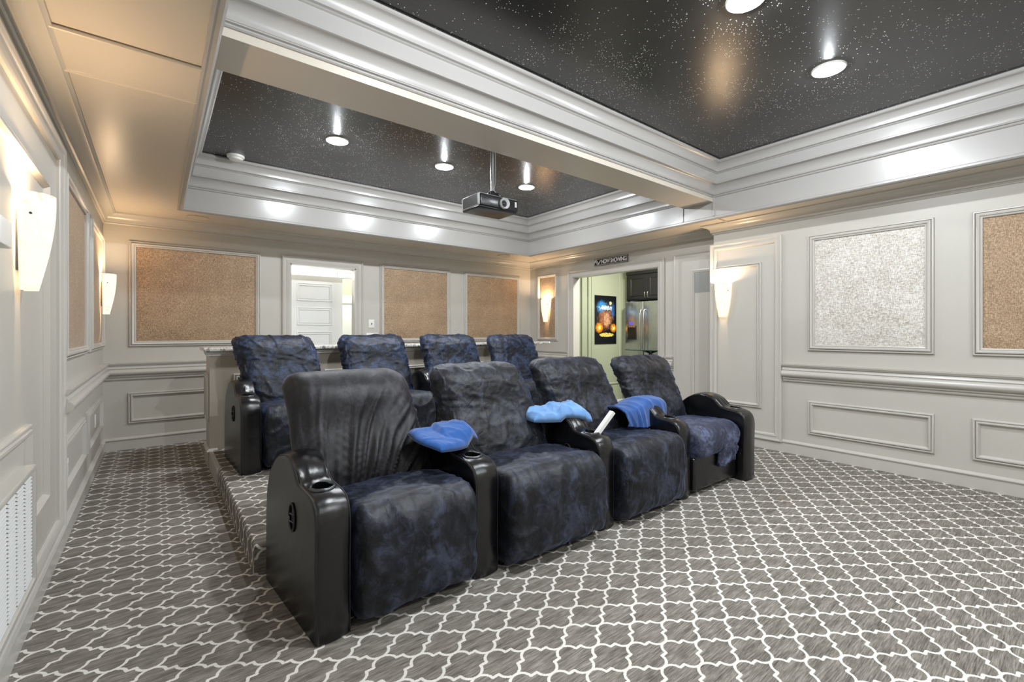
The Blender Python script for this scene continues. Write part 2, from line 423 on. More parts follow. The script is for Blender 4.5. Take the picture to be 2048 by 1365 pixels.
S(box('wall_front', (XL-.12, YF-.12, 0), (XF+.13, YF, ZC+.1), 'wall'))

# ceiling: soffit slabs round the tray, plus the dark glittering upper ceiling
TX0, TX1, TY0, TY1 = 0.207, 4.95, -2.1, 5.86
BY0, BY1 = 2.645, 3.01
mb = MB()
mb.box((XL-.12, YF, ZS), (TX0, YB+.12, ZS+.018)); mb.box((TX1, YF, ZS), (XF+.13, YB+.12, ZS+.018))
mb.box((TX0, TY1, ZS), (TX1, YB+.12, ZS+.018)); mb.box((TX0, YF, ZS), (TX1, TY0, ZS+.018))
so = S(mb.build('ceiling', 'soffit'))
up = MB().box((TX0-.1, TY0-.1, ZC), (TX1+.1, TY1+.1, ZC+.08)).build('upper_ceiling', 'stars', so)
# flat board and beads that carry the beam line across the soffits
mb = MB()
mb.box((XL+.10, BY0+.02, ZS-.012), (TX0-.03, BY1+.06, ZS))
for y in (BY0+.02, BY1+.06): mb.tube([(XL+.10, y, ZS-.010), (TX0-.03, y, ZS-.010)], .010, 8)
mb.build('soffit_board', 'soffit', so)
mb = MB(); mb.tube([(TX1+.03, BY0-.02, ZS-.004), (XF-.2, BY0-.02, ZS-.004)], .008, 8); mb.tube([(TX1, TY1+.02, ZS-.003), (XF-.1, TY1+.35, ZS-.003)], .003, 6)
mb.build('soffit_bead', 'soffit', so)

def tray(mb, x0, x1, y0, y1, prof):
    rows = []
    for p, z in prof: rows.append([(x0+p, y0+p, z), (x1-p, y0+p, z), (x1-p, y1-p, z), (x0+p, y1-p, z)])
    mb.grid(rows, close_v=True)
P_LOW = [(-.035, ZS), (-.035, ZS-.012), (-.022, ZS-.018), (-.012, ZS-.010), (.004, ZS-.016), (.016, ZS-.006), (.016, ZS+.010), (.004, ZS+.016), (0, ZS+.02)]
P_MID = [(0, 2.805), (.008, 2.806), (.014, 2.812), (.008, 2.818), (.010, 2.824), (.022, 2.828), (.020, 2.836)] + \
        [(p, z) for p, z in arc(.085, 2.838, .062, 180, 95, 8, .082)] + [(.086, 2.922), (.092, 2.926), (.092, 2.936), (.084, 2.942), (.084, 3.030), (.092, 3.034), (.096, 3.040), (.090, 3.046), (.100, 3.050)] + \
        [(p, z) for p, z in arc(.160, 3.052, .056, 180, 95, 7, .076)] + [(.158, 3.130), (.165, 3.136), (.165, 3.150), (.150, 3.152), (.150, ZC)]
mb = MB(); tray(mb, TX0, TX1, TY0, TY1, P_LOW)
tray(mb, TX0, TX1, TY0, TY1, [(0, ZS+.02), (0, 2.806)])
S(flat(mb.build('trim_1', 'tray')))
# beam with its own face boards
mb = MB(); mb.box((TX0-.02, BY0, ZB), (TX1+.02, BY1, ZC)); S(mb.build('trim_2', 'soffit'))
mb = MB(); tray(mb, TX0, TX1, TY0, BY0, P_MID); S(flat(mb.build('trim_3', 'tray')))
mb = MB(); tray(mb, TX0, TX1, BY1, TY1, P_MID); S(flat(mb.build('trim_4', 'tray')))
mb = MB()
for y, s_ in ((BY0, -1), (BY1, 1)):           # bead under the beam edges and posts where it meets the fascia
    mb.box((TX1-.012, y+(-.02 if s_ < 0 else 0), ZS+.02), (TX1, y+(0 if s_ < 0 else .02), 2.806))
S(mb.build('trim_5', 'tray'))
# crown at the walls
mb = MB(); strip(mb, w_left, YF, YB, P_CR(), 0, -1); S(flat(mb.build('trim_6', 'trim')))
mb = MB(); strip(mb, w_back, XL, XF, P_CR(), 1, -1); S(flat(mb.build('trim_7', 'trim')))
mb = MB(); strip(mb, w_far, YJ, YB, P_CR(), 0, -1); S(flat(mb.build('trim_8', 'trim')))
mb = MB(); strip(mb, w_near, YF, YJ, P_CR(), 0, 1)
def w_jog(a, b, h): return (a, YJ+h, b)
strip(mb, w_jog, XN, XF, P_CR(), -1, -1); S(flat(mb.build('trim_9', 'trim')))
# baseboards
for nm, mp, a0, a1, m0, m1 in (('baseboard_left', w_left, YF, YB, 0, -1), ('baseboard_back', w_back, XL, D0-.1, 1, 0), ('baseboard_back_2', w_back, D1+.1, XF, 0, -1),
                               ('baseboard_right', w_near, YF, YJ, 0, 0), ('baseboard_right_2', w_far, K1+.1, YB, 0, -1)):
    mb = MB(); strip(mb, mp, a0, a1, P_BASE, m0, m1); S(flat(mb.build(nm, 'trim')))
# chair rails
n = 10
for mp, a0, a1, m0, m1 in ((w_left, 3.73, YB, 0, -1), (w_back, XL, D0-.1, 1, 0), (w_back, D1+.1, XF, 0, -1), (w_near, YF, 2.06, 0, 0), (w_far, K1+.1, YB, 0, -1), (w_far, 3.53, 3.67, 0, 0), (w_left, YF, 1.9, 0, 0)):
    mb = MB(); strip(mb, mp, a0, a1, P_RAIL, m0, m1); S(flat(mb.build('trim_%d' % n, 'trim'))); n += 1
# wainscot and pilaster frames, one object each
def wain(mp, a0, a1, b0, b1, prof=P_WAIN, ob=False):
    global n
    mb = MB(); frame(mb, mp, a0, a1, b0, b1, prof, ob); o = S(flat(mb.build('trim_%d' % n, 'trim'))); n += 1; return o
wain(w_back, -.243, 1.05, .28, .622); wain(w_back, 2.63, 3.83, .28, .622); wain(w_back, 4.10, 5.31, .28, .622)
wain(w_left, 3.80, 4.86, .30, .63); wain(w_left, 5.04, 6.28, .30, .63)
wain(w_near, .852, 1.822, .236, .580); wain(w_near, -.38, .618, .236, .580); wain(w_near, -1.7, -.6, .236, .580)
wain(w_left, 1.95, 3.745, .137, 2.365, P_PIL); wain(w_left, 2.10, 3.31, .43, 2.07)
wain(w_left, 2.15, 2.90, .44, .89, P_WAIN, True)
wain(w_near, 2.07, YJ+.036, .10, 2.345, P_PIL); wain(w_near, 2.287, YJ+.03, .44, 2.075)
wain(w_left, .4, 1.7, .28, .62)
# door casings
def casing(mp, a0, a1, b1, nm=None, cw=.10):
    mb = MB(); frame(mb, mp, a0-cw, a1+cw, 0, b1+cw, [(d*cw/.1, h) for d, h in P_CASE], True); return mb
# door 1: doorway in the back wall, its white leaf standing open in the lobby
d1 = S(flat(casing(w_back, D0, D1, DH).build('door_1', 'trim')))
mb = MB(); mb.box((D0-.001, YB-.01, 0), (D0+.015, YB+.13, DH)); mb.box((D1-.015, YB-.01, 0), (D1+.001, YB+.13, DH)); mb.box((D0, YB-.01, DH-.015), (D1, YB+.13, DH+.001))
mb.build('jamb', 'trim', d1)
def leaf(name, x0, x1, y, z1, mat, parent, rows=5, st=.115):
    mb = MB(); mb.box((x0, y, .01), (x1, y+.04, z1))
    o = mb.build(name, mat, parent)
    mb = MB(); ph = .26; top = z1-.11
    for i in range(rows):
        b1 = top-i*.345; b0 = b1-ph
        if b0 < .1: break
        frame(mb, lambda a, b, h: (a, y-h, b), x0+st, x1-st, b0, b1, [(0, 0), (.004, .010), (.012, .012), (.018, .002), (.030, .002), (.034, .009), (.040, .009)])
    flat(mb.build('raised_panel', mat, o)); return o
lf = leaf('door_leaf', 1.41, 2.19, 6.90, 2.10, 'white', d1, st=.145)
# lobby behind it
mb = MB(); L0, L1 = 2.53, 3.4
mb.box((.9, 8.0, 0), (L0, 8.1, 2.8)); mb.box((L0, 8.0, 2.22), (L1, 8.1, 2.8)); mb.box((L1, 8.0, 0), (3.9, 8.1, 2.8))
mb.box((.8, 6.68, 0), (.9, 8.1, 2.8)); mb.box((3.9, 6.68, 0), (4.0, 9.8, 2.8))
lb = S(mb.build('wall_lobby', 'white'))
mb = MB(); frame(mb, lambda a, b, h: (a, 8.0-h, b), L0-.11, L1+.11, 0, 2.33, P_CASE, True); flat(mb.build('casing', 'white', lb))
S(box('floor_lobby', (.8, YB+.12, -.1), (4.0, 9.8, 0), 'white')); S(box('ceiling_lobby', (.8, YB+.12, 2.8), (4.0, 9.8, 2.9), 'white'))
S(box('wall_hall', (2.0, 9.3, 0), (3.9, 9.4, 2.8), 'green'))
d4 = S(box('door_4', (2.6, 9.26, 0), (3.35, 9.30, 2.02), 'white'))
mb = MB(); frame(mb, lambda a, b, h: (a, 9.26-h, b), 2.72, 3.17, 1.1, 1.90, P_WAIN); flat(mb.build('raised_panel', 'white', d4))
# door 2: cased opening to the kitchen
d2 = S(flat(casing(w_far, K0, K1, KH).build('door_2', 'trim')))
mb = MB(); mb.box((XF-.005, K0-.001, 0), (XF+.14, K0+.012, KH)); mb.box((XF-.005, K1-.012, 0), (XF+.14, K1+.001, KH)); mb.box((XF-.005, K0, KH-.012), (XF+.14, K1, KH+.001))
mb.build('jamb', 'trim', d2)
# door 3: closed door hard by the step in the wall
d3 = S(flat(casing(w_far, 2.70, 3.40, 2.22, cw=.12).build('door_3', 'trim')))
mb = MB(); mb.box((XF-.012, 2.85, .01), (XF, 3.40, 2.22)); lf3 = mb.build('door_leaf', 'trim', d3)
mb = MB(); frame(mb, lambda a, b, h: (XF-.012-h, a, b), 2.75, 3.265, .2, 2.11, [(0, 0), (.004, .016), (.018, .020), (.030, .012), (.042, .010), (.046, 0)]); flat(mb.build('panel_moulding', 'trim', lf3))
box('inset_sheet', (XF-.016, 2.86, 1.805), (XF-.012, 3.215, 2.06), plain('grey_sheet', (150, 152, 150), 0.25), lf3)
# kitchen shell
mb = MB(); KX = 7.75
mb.box((XF+.13, 5.62, 0), (7.12, 5.74, 2.9)); mb.box((7.12, 5.50, 0), (7.2, 5.74, 2.9)); mb.box((KX, 2.2, 0), (KX+.1, 5.74, 2.9)); mb.box((XF+.13, 2.2, 0), (KX, 2.3, 2.9))
kw = S(mb.build('wall_kitchen', 'green'))
mb = MB()
frame(mb, lambda a, b, h: (a, 5.62-h, b), 6.22, 7.05, .30, 2.55, [(0, 0), (.003, .012), (.020, .016), (.026, .004), (.028, 0)])
mb.box((XF+.13, 5.598, 0), (7.12, 5.62, .27)); mb.box((5.95, 5.585, 0), (5.99, 5.62, 2.9)); mb.box((6.12, 5.59, 0), (6.135, 5.62, 2.9))
flat(mb.build('panel_moulding', 'green', kw))
tile = plain('pale_kitchen_tile', (196, 196, 186), 0.25)
S(box('floor_kitchen', (XF+.1, 2.2, -.1), (KX, 5.74, 0.002), tile)); S(box('ceiling_kitchen', (XF+.13, 2.2, 2.9), (KX+.1, 5.74, 3.0), 'white'))

# ------------------------------------------------------------------ seating platform and bar
PZ = .16; PX0, PX1, PY0, PY1 = .41, 5.15, 2.74, 5.195
def platform():
    t = empty('seating_platform', (2.8, 4.0, 0), 'carpeted step carrying the rear row of recliners, grey trellis pattern', 'platform')
    r = .02; bm = bmesh.new(); uvl = bm.loops.layers.uv.new('UVMap')
    def q(vs, uvs):
        f = bm.faces.new([bm.verts.new(Vector(v)-Vector(t.location)) for v in vs])
        for l, u in zip(f.loops, uvs): l[uvl].uv = u
        f.smooth = True
    prof = [(0, 0)] + [(0, PZ-r)] + [(r-r*math.cos(a), PZ-r+r*math.sin(a)) for a in (PI/6, PI/3, PI/2)]
    ln = [0]
    for i in range(1, len(prof)): ln.append(ln[-1]+math.dist(prof[i], prof[i-1]))
    L = ln[-1]
    q([(PX0+r, PY0+r, PZ), (PX1, PY0+r, PZ), (PX1, PY1, PZ), (PX0+r, PY1, PZ)], [(PX0+r, PY0+r), (PX1, PY0+r), (PX1, PY1), (PX0+r, PY1)])
    for i in range(len(prof)-1):
        (d0, z0), (d1, z1) = prof[i], prof[i+1]; e0, e1 = r-(L-ln[i]), r-(L-ln[i+1])
        q([(PX0+d0, PY0+d0, z0), (PX1, PY0+d0, z0), (PX1, PY0+d1, z1), (PX0+d1, PY0+d1, z1)], [(PX0+d0, PY0+e0), (PX1, PY0+e0), (PX1, PY0+e1), (PX0+d1, PY0+e1)])
        q([(PX0+d0, PY0+d0, z0), (PX0+d1, PY0+d1, z1), (PX0+d1, 4.5, z1), (PX0+d0, 4.5, z0)], [(PX0+e0, PY0+d0), (PX0+e1, PY0+d1), (PX0+e1, 4.5), (PX0+e0, 4.5)])
    me = bpy.data.meshes.new('carpet_top'); bm.to_mesh(me); bm.free(); o = link('carpet_top', me, 'carpet', t)
    mb = MB(); mb.box((PX0-.012, 4.5, 0), (PX0+.02, PY1, PZ-.004)); mb.build('side_skirt', 'trim', t)
    mb = MB(); mb.box((PX0+.03, PY0+.03, 0), (PX1, PY1, PZ-.01)); mb.build('core', 'brownpaint', t)
platform()
CX0, CX1, CY0, CY1, CZ = .405, 4.55, 5.225, 5.60, 1.105
bar = empty('bar_counter', (2.5, 5.4, 0), 'long greige panelled half wall of the bar behind the rear recliners', 'counter')
MB().box((CX0, CY0, 0), (CX1, CY1, CZ)).build('body', 'brownpaint', bar)
mb = MB()
def w_cf(a, b, h): return (a, CY0-h, b)
def w_cl(a, b, h): return (CX0-h, a, b)
CAPP = [(CZ-.05, 0), (CZ-.05, .008), (CZ-.04, .014), (CZ-.03, .012), (CZ-.022, .022), (CZ-.01, .026), (CZ, .03)]
strip(mb, w_cf, CX0, CX1, CAPP, -1, 0); strip(mb, w_cl, CY0, CY1, CAPP, -1, 0)
flat(mb.build('cap_moulding', 'trim', bar))
mb = MB(); strip(mb, w_cl, CY0, CY1, [(z*1.25, h) for z, h in P_BASE], -1, 0); strip(mb, w_cf, CX0, .47, [(z*1.25, h) for z, h in P_BASE], -1, 0)
flat(mb.build('plinth', 'trim', bar))
for a0, a1 in ((.60, 1.30), (1.46, 2.25), (2.42, 3.15), (3.30, 4.1)):
    mb = MB(); frame(mb, w_cf, a0, a1, .42, .88, P_WAIN); flat(mb.build('panel_moulding', 'trim', bar))
mb = MB(); frame(mb, w_cl, CY0+.05, CY1-.05, .42, .88, P_WAIN); flat(mb.build('panel_moulding', 'trim', bar))
tag(box('granite_countertop', (CX0-.05, CY0-.055, CZ+.001), (CX1+.25, CY1+.12, CZ+.036), 'granite', None, .008), 'white and black speckled granite slab topping the bar wall', 'countertop')

# ------------------------------------------------------------------ acoustic panels
def panel(mp, a0, a1, b0, b1, mat, label, grp='framed acoustic panels on the walls'):
    c = mp((a0+a1)/2, b0, 0)
    t = empty('acoustic_panel', c, label, 'wall panel', grp)
    mb = MB(); frame(mb, mp, a0, a1, b0, b1, P_PANEL); flat(mb.build('frame', 'trim', t))
    i = .060; mb = MB(); na, nb = 14, 14; rows = []
    for u in range(na+1):
        r = []
        for v in range(nb+1):
            s, q = u/na, v/nb
            hh = .004+.014*(1-abs(2*s-1)**8)*(1-abs(2*q-1)**8)
            r.append(mp(a0+i+(a1-a0-2*i)*s, b0+i+(b1-b0-2*i)*q, hh))
        rows.append(r)
    mb.grid(rows); mb.build('fabric', mat, t, smooth=True)
    return t
panel(w_back, -.235, 1.055, 1.13, 2.30, 'burlap', 'widest tan fabric panel, on back wall left of the doorway')
panel(w_back, 2.63, 3.83, 1.13, 2.31, 'burlap', 'tan fabric wall panel just right of the light switch and doorway')
panel(w_back, 4.10, 5.31, 1.13, 2.31, 'burlap', 'tan fabric panel on back wall nearest the right corner, glowing warm')
panel(w_left, 3.80, 4.97, 1.125, 2.285, 'burlap', 'tan fabric panel on left wall nearer the camera, beside the pilaster')
panel(w_left, 5.20, 6.42, 1.125, 2.285, 'burlap', 'tan fabric panel on left wall behind the far sconce, by the corner')
panel(w_far, 5.806, 6.34, 1.13, 2.335, 'burlap', 'narrow fabric panel behind a lit sconce beside the kitchen opening')
panel(w_near, .852, 1.825, 1.10, 2.29, 'burlap_glare', 'fabric panel with reflected glare painted pale, in a wide frame on right wall')
panel(w_near, -.38, .618, 1.10, 2.285, 'burlap', 'tan fabric panel cut by the right edge of the photo')

# ------------------------------------------------------------------ lamps
def sconce(mp, a, label, grp='frosted glass wall sconces'):
    t = empty('wall_sconce', mp(a, 1.47, 0), label, 'wall light', grp)
    off = .024 if mp in (w_far,) or a > 5 else 0
    nz, ns = 14, 16; mb = MB(); rows = []
    for i in range(nz+1):
        s = i/nz; z = 1.47+.40*s
        hw = .040+.042*math.sin(min(1, s)*PI/2*1.0)**0.9
        dp = (.050+.052*math.sin(s*PI/2*1.05))
        rows.append([mp(a-hw*math.cos(PI*j/ns), z, off+.012+dp*math.sin(PI*j/ns)**0.75) for j in range(ns+1)])
    mb.grid(rows)
    sh = mb.build('shade', 'shade', t, smooth=True)
    mod = sh.modifiers.new('thick', 'SOLIDIFY'); mod.thickness = .004
    c0, c1 = mp(a-.035, 1.55, off), mp(a+.035, 1.80, off+.008)
    MB().box([min(p, q) for p, q in zip(c0, c1)], [max(p, q) for p, q in zip(c0, c1)]).build('back_plate', 'gunmetal', t)
    for s in (-1, 1): MB().tube([mp(a+s*.058, 1.78, off+.05), mp(a+s*.085, 1.78, off+.05)], .005, 8).build('screw', 'gunmetal', t)
    ld = bpy.data.lights.new('bulb', 'POINT'); ld.energy = SCONCE_W; ld.color = (1, .70, .42); ld.shadow_soft_size = .025
    lo = bpy.data.objects.new('bulb', ld); COL.objects.link(lo); lo.parent = t
    lo.location = Vector(mp(a, 1.835, off+.074))-Vector(t.location)
    return t
sconce(w_left, 2.735, 'lit frosted glass sconce on near left wall, largest in the photo')
sconce(w_left, 6.06, 'lit frosted sconce at far end of left wall by the back corner')
sconce(w_near, 2.72, 'lit frosted sconce on the pilaster panel right of the closed door')
sconce(w_far, 6.075, 'lit frosted sconce on the narrow fabric panel left of kitchen opening')

def downlight(x, y, label, vis=True, power=None):
    t = empty('ceiling_downlight', (x, y, ZC), label, 'ceiling light', 'recessed ceiling downlights')
    mb = MB(); rows = []
    for r, z in ((.105, 0), (.105, -.006), (.098, -.010), (.084, -.006), (.082, 0)):
        rows.append([(x+r*math.cos(2*PI*i/40), y+r*math.sin(2*PI*i/40), ZC+z) for i in range(40)])
    mb.grid(rows, close_v=True); flat(mb.build('trim_ring', 'plastic', t))
    mb = MB(); mb.cyl((x, y, ZC-.005), .083, .004, seg=40); mb.build('lens', 'lens', t)
    ld = bpy.data.lights.new('lamp', 'AREA'); ld.shape = 'DISK'; ld.size = .15; ld.energy = CAN_W; ld.color = (.93, .965, 1); ld.spread = math.radians(165)
    lo = bpy.data.objects.new('lamp', ld); COL.objects.link(lo); lo.parent = t; lo.location = (0, 0, -.012)
    pd = bpy.data.lights.new('lamp_glow', 'POINT'); pd.energy = power or BULB_W; pd.color = (.90, .95, 1); pd.shadow_soft_size = .016
    po_ = bpy.data.objects.new('lamp_glow', pd); COL.objects.link(po_); po_.parent = t; po_.location = (0, 0, -.018)
downlight(1.39, 4.54, 'glowing downlight over the rear row, leftmost of the rear three')
downlight(2.56, 4.51, 'glowing downlight over the rear row, left of the projector pole')
downlight(3.76, 4.50, 'glowing downlight over the rear row, right of the projector pole')
downlight(2.60, 1.20, 'front tray downlight cut off by the top edge of the photo')
downlight(3.75, 1.155, 'whole glowing downlight in the front star ceiling, nearest the right wall')
downlight(1.40, 1.20, 'unseen downlight added in the front tray to light the near aisle', power=BULB_W*2.2)  # unseen lamp, added and boosted to brighten the left aisle floor
for xx, lb_ in ((1.40, 'left'), (2.60, 'middle'), (3.75, 'right')): downlight(xx, -1.3, 'unseen downlight added for fill light behind the camera, %s one' % lb_)  # unseen lamps added behind the camera to brighten the near floor

# unseen lamps added to light the neighbouring rooms
def room_light(name, loc, e, size, col, label):
    t = empty(name, loc, label, 'ceiling light')
    MB().cyl((loc[0], loc[1], loc[2]), size/2, .04).build('diffuser', plain(name+'_glass', (255, 255, 250), .5, emit=(255, 250, 238), es=2.5), t)
    ld = bpy.data.lights.new('lamp', 'AREA'); ld.shape = 'DISK'; ld.size = size; ld.energy = e; ld.color = col
    lo = bpy.data.objects.new('lamp', ld); COL.objects.link(lo); lo.parent = t; lo.location = (0, 0, -.01)
room_light('kitchen_fill_light', (6.3, 4.3, 2.86), 55, .4, (1, .97, .9), 'unseen round light added in the kitchen ceiling to brighten the room')
room_light('lobby_fill_light', (1.9, 7.45, 2.76), 32, .3, (1, .99, .96), 'unseen round light added in the lobby ceiling to brighten it')
room_light('hall_fill_light', (3.0, 8.7, 2.76), 18, .3, (.95, 1, .9), 'unseen round light added in the green hall to brighten it')

# ------------------------------------------------------------------ recliners
def rbox(c, size, r, res, fn=None, r3=None):
    """rounded box as an MB; fn(p, n, uvw) -> new p, where uvw in -1..1"""
    hx, hy, hz = size[0]/2, size[1]/2, size[2]/2
    nx, ny, nz = res; mb = MB(); bm = mb.bm; cache = {}
    rr = r if isinstance(r, tuple) else (r, r, r)
    def vert(u, v, w):
        key = (round(u, 5), round(v, 5), round(w, 5))
        if key in cache: return cache[key]
        p = Vector((u*hx, v*hy, w*hz))
        q = Vector((max(-hx+rr[0], min(hx-rr[0], p.x)), max(-hy+rr[1], min(hy-rr[1], p.y)), max(-hz+rr[2], min(hz-rr[2], p.z))))
        d = p-q; dn = Vector((d.x/rr[0], d.y/rr[1], d.z/rr[2]))
        if dn.length > 1e-6: dn.normalize()
        nrm = Vector((dn.x/rr[0], dn.y/rr[1], dn.z/rr[2]))
        if nrm.length > 1e-6: nrm.normalize()
        p2 = q+Vector((dn.x*rr[0], dn.y*rr[1], dn.z*rr[2]))
        p2 = p2+Vector(c)
        if fn: p2 = fn(p2, nrm, (u, v, w))
        cache[key] = bm.verts.new(p2); return cache[key]
    def face(n1, n2, f):
        for i in range(n1):
            for j in range(n2):
                s = [(-1+2*i/n1, -1+2*j/n2), (-1+2*(i+1)/n1, -1+2*j/n2), (-1+2*(i+1)/n1, -1+2*(j+1)/n2), (-1+2*i/n1, -1+2*(j+1)/n2)]
                try: bm.faces.new([vert(*f(a, b)) for a, b in s])
                except ValueError: pass
    for sg in (-1, 1):
        face(nx, ny, lambda a, b: (a, b, sg)); face(nx, nz, lambda a, b: (a, sg, b)); face(ny, nz, lambda a, b: (sg, a, b))
    return mb

def fold(p, sx, sy, sz, seed, k=1.0):
    q = Vector((p.x*sx+seed*3.7, p.y*sy+seed*1.3, p.z*sz-seed*2.1))
    n_ = noise.noise(q)
    return (1-min(1, abs(n_)*3.2))**2*k          # sharp ridges
ARM = [(0, .006), (0, .30), (-.004, .48), (.002, .530), (.018, .568), (.045, .592), (.085, .605), (.14, .612), (.195, .618), (.222, .628), (.245, .652), (.275, .682), (.32, .705), (.37, .718),
       (.43, .716), (.50, .698), (.56, .668), (.62, .622), (.67, .560), (.705, .480), (.72, .38), (.725, .20), (.72, .006)]
def dens(poly, step):
    out = []
    for i in range(len(poly)-1):
        a, b = Vector(poly[i]), Vector(poly[i+1]); k = max(1, int((b-a).length/step))
        for j in range(k): out.append(a+(b-a)*j/k)
    out.append(Vector(poly[-1])); return out
def make_arm(parent, x, y, z0, w, yaw, seed, handle=False, cup=True, hx=-1):
    """x,y = front centre of the arm; yaw turns it about its front"""
    prof = dens(ARM, .022)
    cx, cz = .36, .33; r = .022
    # outward normals of the closed outline
    N = len(prof); nr = []
    for i in range(N):
        a, b = prof[max(0, i-1)], prof[min(N-1, i+1)]; t = (b-a).normalized(); nr.append(Vector((-t.y, t.x)))
    R = Matrix.Rotation(yaw, 3, 'Z'); base = Vector((x, y, z0))
    def W(a, b, c): return base+R@Vector((a, b, c))
    st = []
    for k in range(7): t = PI/2*k/6; st.append((-w/2+r-r*math.cos(t), r-r*math.sin(t)))
    inn = [(-w/2+r+(w-2*r)*q, -.008*math.sin(PI*q)) for q in (.12, .25, .4, .5, .6, .75, .88)]
    st = st+inn+[(-a, e) for a, e in reversed(st)]
    rows = []
    for xx, e in st:
        row = []
        for i, p in enumerate(prof):
            ins = e
            q = p-nr[i]*ins
            wr = 0
            s = p.x
            if p.y > .6 and .20 < s < .30: wr = -.006*math.sin(xx*260+seed)*math.exp(-((s-.235)/.025)**2)
            q2 = q+nr[i]*(wr+.003*noise.noise(Vector((xx*9, p.x*9, p.y*9+seed))))
            row.append(W(xx, q2.x, max(.004, q2.y)))
        rows.append(row)
    mb = MB(); V = mb.grid(rows)
    mb.bm.faces.new(V[0]); mb.bm.faces.new(V[-1]); mb.grid
    bot0 = [r_[0] for r_ in V]; bot1 = [r_[-1] for r_ in V]
    for i in range(len(V)-1): mb.bm.faces.new((bot0[i], bot0[i+1], bot1[i+1], bot1[i]))
    arm = mb.build('armrest', 'leather', parent, smooth=True, angle=50)
    # welts along both top edges
    mb = MB()
    for sx in (-1, 1):
        pts = []
        for i, p in enumerate(prof):
            if (p.y > .12 or p.x < .1):
                q = p-nr[i]*(r*.30); pts.append(W(sx*(w/2-r*.28), q.x, q.y))
        mb.tube(pts, .0028, 6)
    mb.build('seam', 'seam', arm, smooth=True)
    if cup:
        c = W(0, .135, .614); mb = MB(); rows = []
        for rr, zz in ((.057, -.006), (.057, .001), (.053, .004), (.046, .004), (.043, .001), (.042, -.004)):
            rows.append([(c.x+rr*math.cos(2*PI*i/36), c.y+rr*math.sin(2*PI*i/36), c.z+zz+.001) for i in range(36)])
        mb.grid(rows, close_v=True); ring = mb.build('cup_holder', 'gunmetal', arm, smooth=True)
        # real hole under the ring
        cut = MB().cyl((c.x, c.y, c.z-.075), .0425, .12, seg=36).build('cut', 'cuphole')
        cut.location = -world_loc(arm)*0
        bo = arm.modifiers.new('hole', 'BOOLEAN'); bo.object = cut; bo.operation = 'DIFFERENCE'; bo.solver = 'EXACT'
        bpy.context.view_layer.update()
        dg = bpy.context.evaluated_depsgraph_get(); me = bpy.data.meshes.new_from_object(arm.evaluated_get(dg))
        arm.modifiers.clear(); old = arm.data; arm.data = me; bpy.data.objects.remove(cut)
        mb = MB(); mb.cyl((c.x, c.y, c.z-.073), .0418, .002, seg=36)
        rows = [[(c.x+.0418*math.cos(2*PI*i/36), c.y+.0418*math.sin(2*PI*i/36), c.z+zz) for i in range(36)] for zz in (-.073, .0)]
        mb.grid(rows, close_v=True); mb.build('cup_liner', 'cuphole', arm, smooth=True, angle=40)
    if handle:
        xs = hx*(w/2+.004); mb = MB()
        pts = [W(xs, .285+.036*math.cos(t), .455+.062*math.sin(t)) for t in [2*PI*i/36 for i in range(36)]]
        mb.tube(pts, .0055, 8, closed=True); hd = mb.build('recline_handle', 'blackplastic', arm, smooth=True)
        mb = MB(); mb.tube([W(xs-hx*.002, .262, .47), W(xs+hx*.006, .280, .475), W(xs+hx*.006, .292, .472)], .004, 8)
        mb.tube([W(xs-hx*.002, .262, .435), W(xs+hx*.006, .285, .44), W(xs+hx*.006, .302, .437), W(xs+hx*.006, .304, .46)], .004, 8)
        mb.build('lever', 'gunmetal', hd, smooth=True)
    return arm

def make_back(parent, cxb, cxt, yb, yt, z0, zt, wb, wt, seed, mat, th=.19, style='pull', name='backrest', cover='back_cover'):
    """padded back under a loose velvet cover"""
    H = zt-z0
    def fn(p, nrm, uvw):
        u, v, w_ = uvw
        s = (p.z-z0)/H; s = max(0, min(1, s))
        cx = cxb+(cxt-cxb)*s; wid = wb+(wt-wb)*s
        yy = yb+(yt-yb)*s + .025*math.sin(s*PI)*-1
        x = cx+p.x*wid
        d = p.y
        # headrest roll and lumbar swell on the front face
        f = 0
        if v < 0 or True:
            fr = max(0, -nrm.y)
            f += fr*(.035*math.exp(-((s-.82)/.14)**2)+.03*math.exp(-((s-.30)/.2)**2))*(1-(abs(u))**3)
        y = yy+d-f
        q = Vector((x, y, p.z))
        if style == 'drape':
            # long tension folds falling from the upper right to the lower left
            t = (x-cx+.10)*(1.0+.25*(1-s))-(s-1)*.62*min(1, max(.15, (x-cx)*1.6+.75))
            amp = min(1, (1.02-s)*1.6)*(.35+.65*min(1, max(0, (x-cx)*3+1.0)))
            g1 = noise.noise(Vector((t*8.5, s*.8, seed))); g2 = noise.noise(Vector((t*19, s*1.6, seed+5)))
            k = (max(0, 1-abs(g1)*4.2)**1.5*.026+max(0, 1-abs(g2)*4)**1.5*.010)*amp
            k += .004*noise.noise(Vector((x*10, s*7, seed)))
        else:
            rad = math.hypot((x-cx), (s-.7)*.7)
            ang = math.atan2(s-.7, x-cx)
            k = fold(Vector((ang*2.2, rad*6, 0)), 1, 1, 1, seed)*.009*min(1, rad*5)+fold(q, 5, 5, 12, seed+1)*.006+fold(q, 16, 16, 34, seed+2)*.0035
            k += .004*noise.noise(q*5+Vector((seed, 0, 0)))
            if abs(nrm.x) > .4: k += fold(q, 3, 26, 7, seed+5)*.012      # pleats on the sides
        return q+Vector((nrm.x, nrm.y, nrm.z))*k
    mb = rbox((0, 0, z0+H/2), (1, th, H), (.17, .085, .085), (64, 14, 64), fn)
    return mb.build(cover, mat, parent, smooth=True)

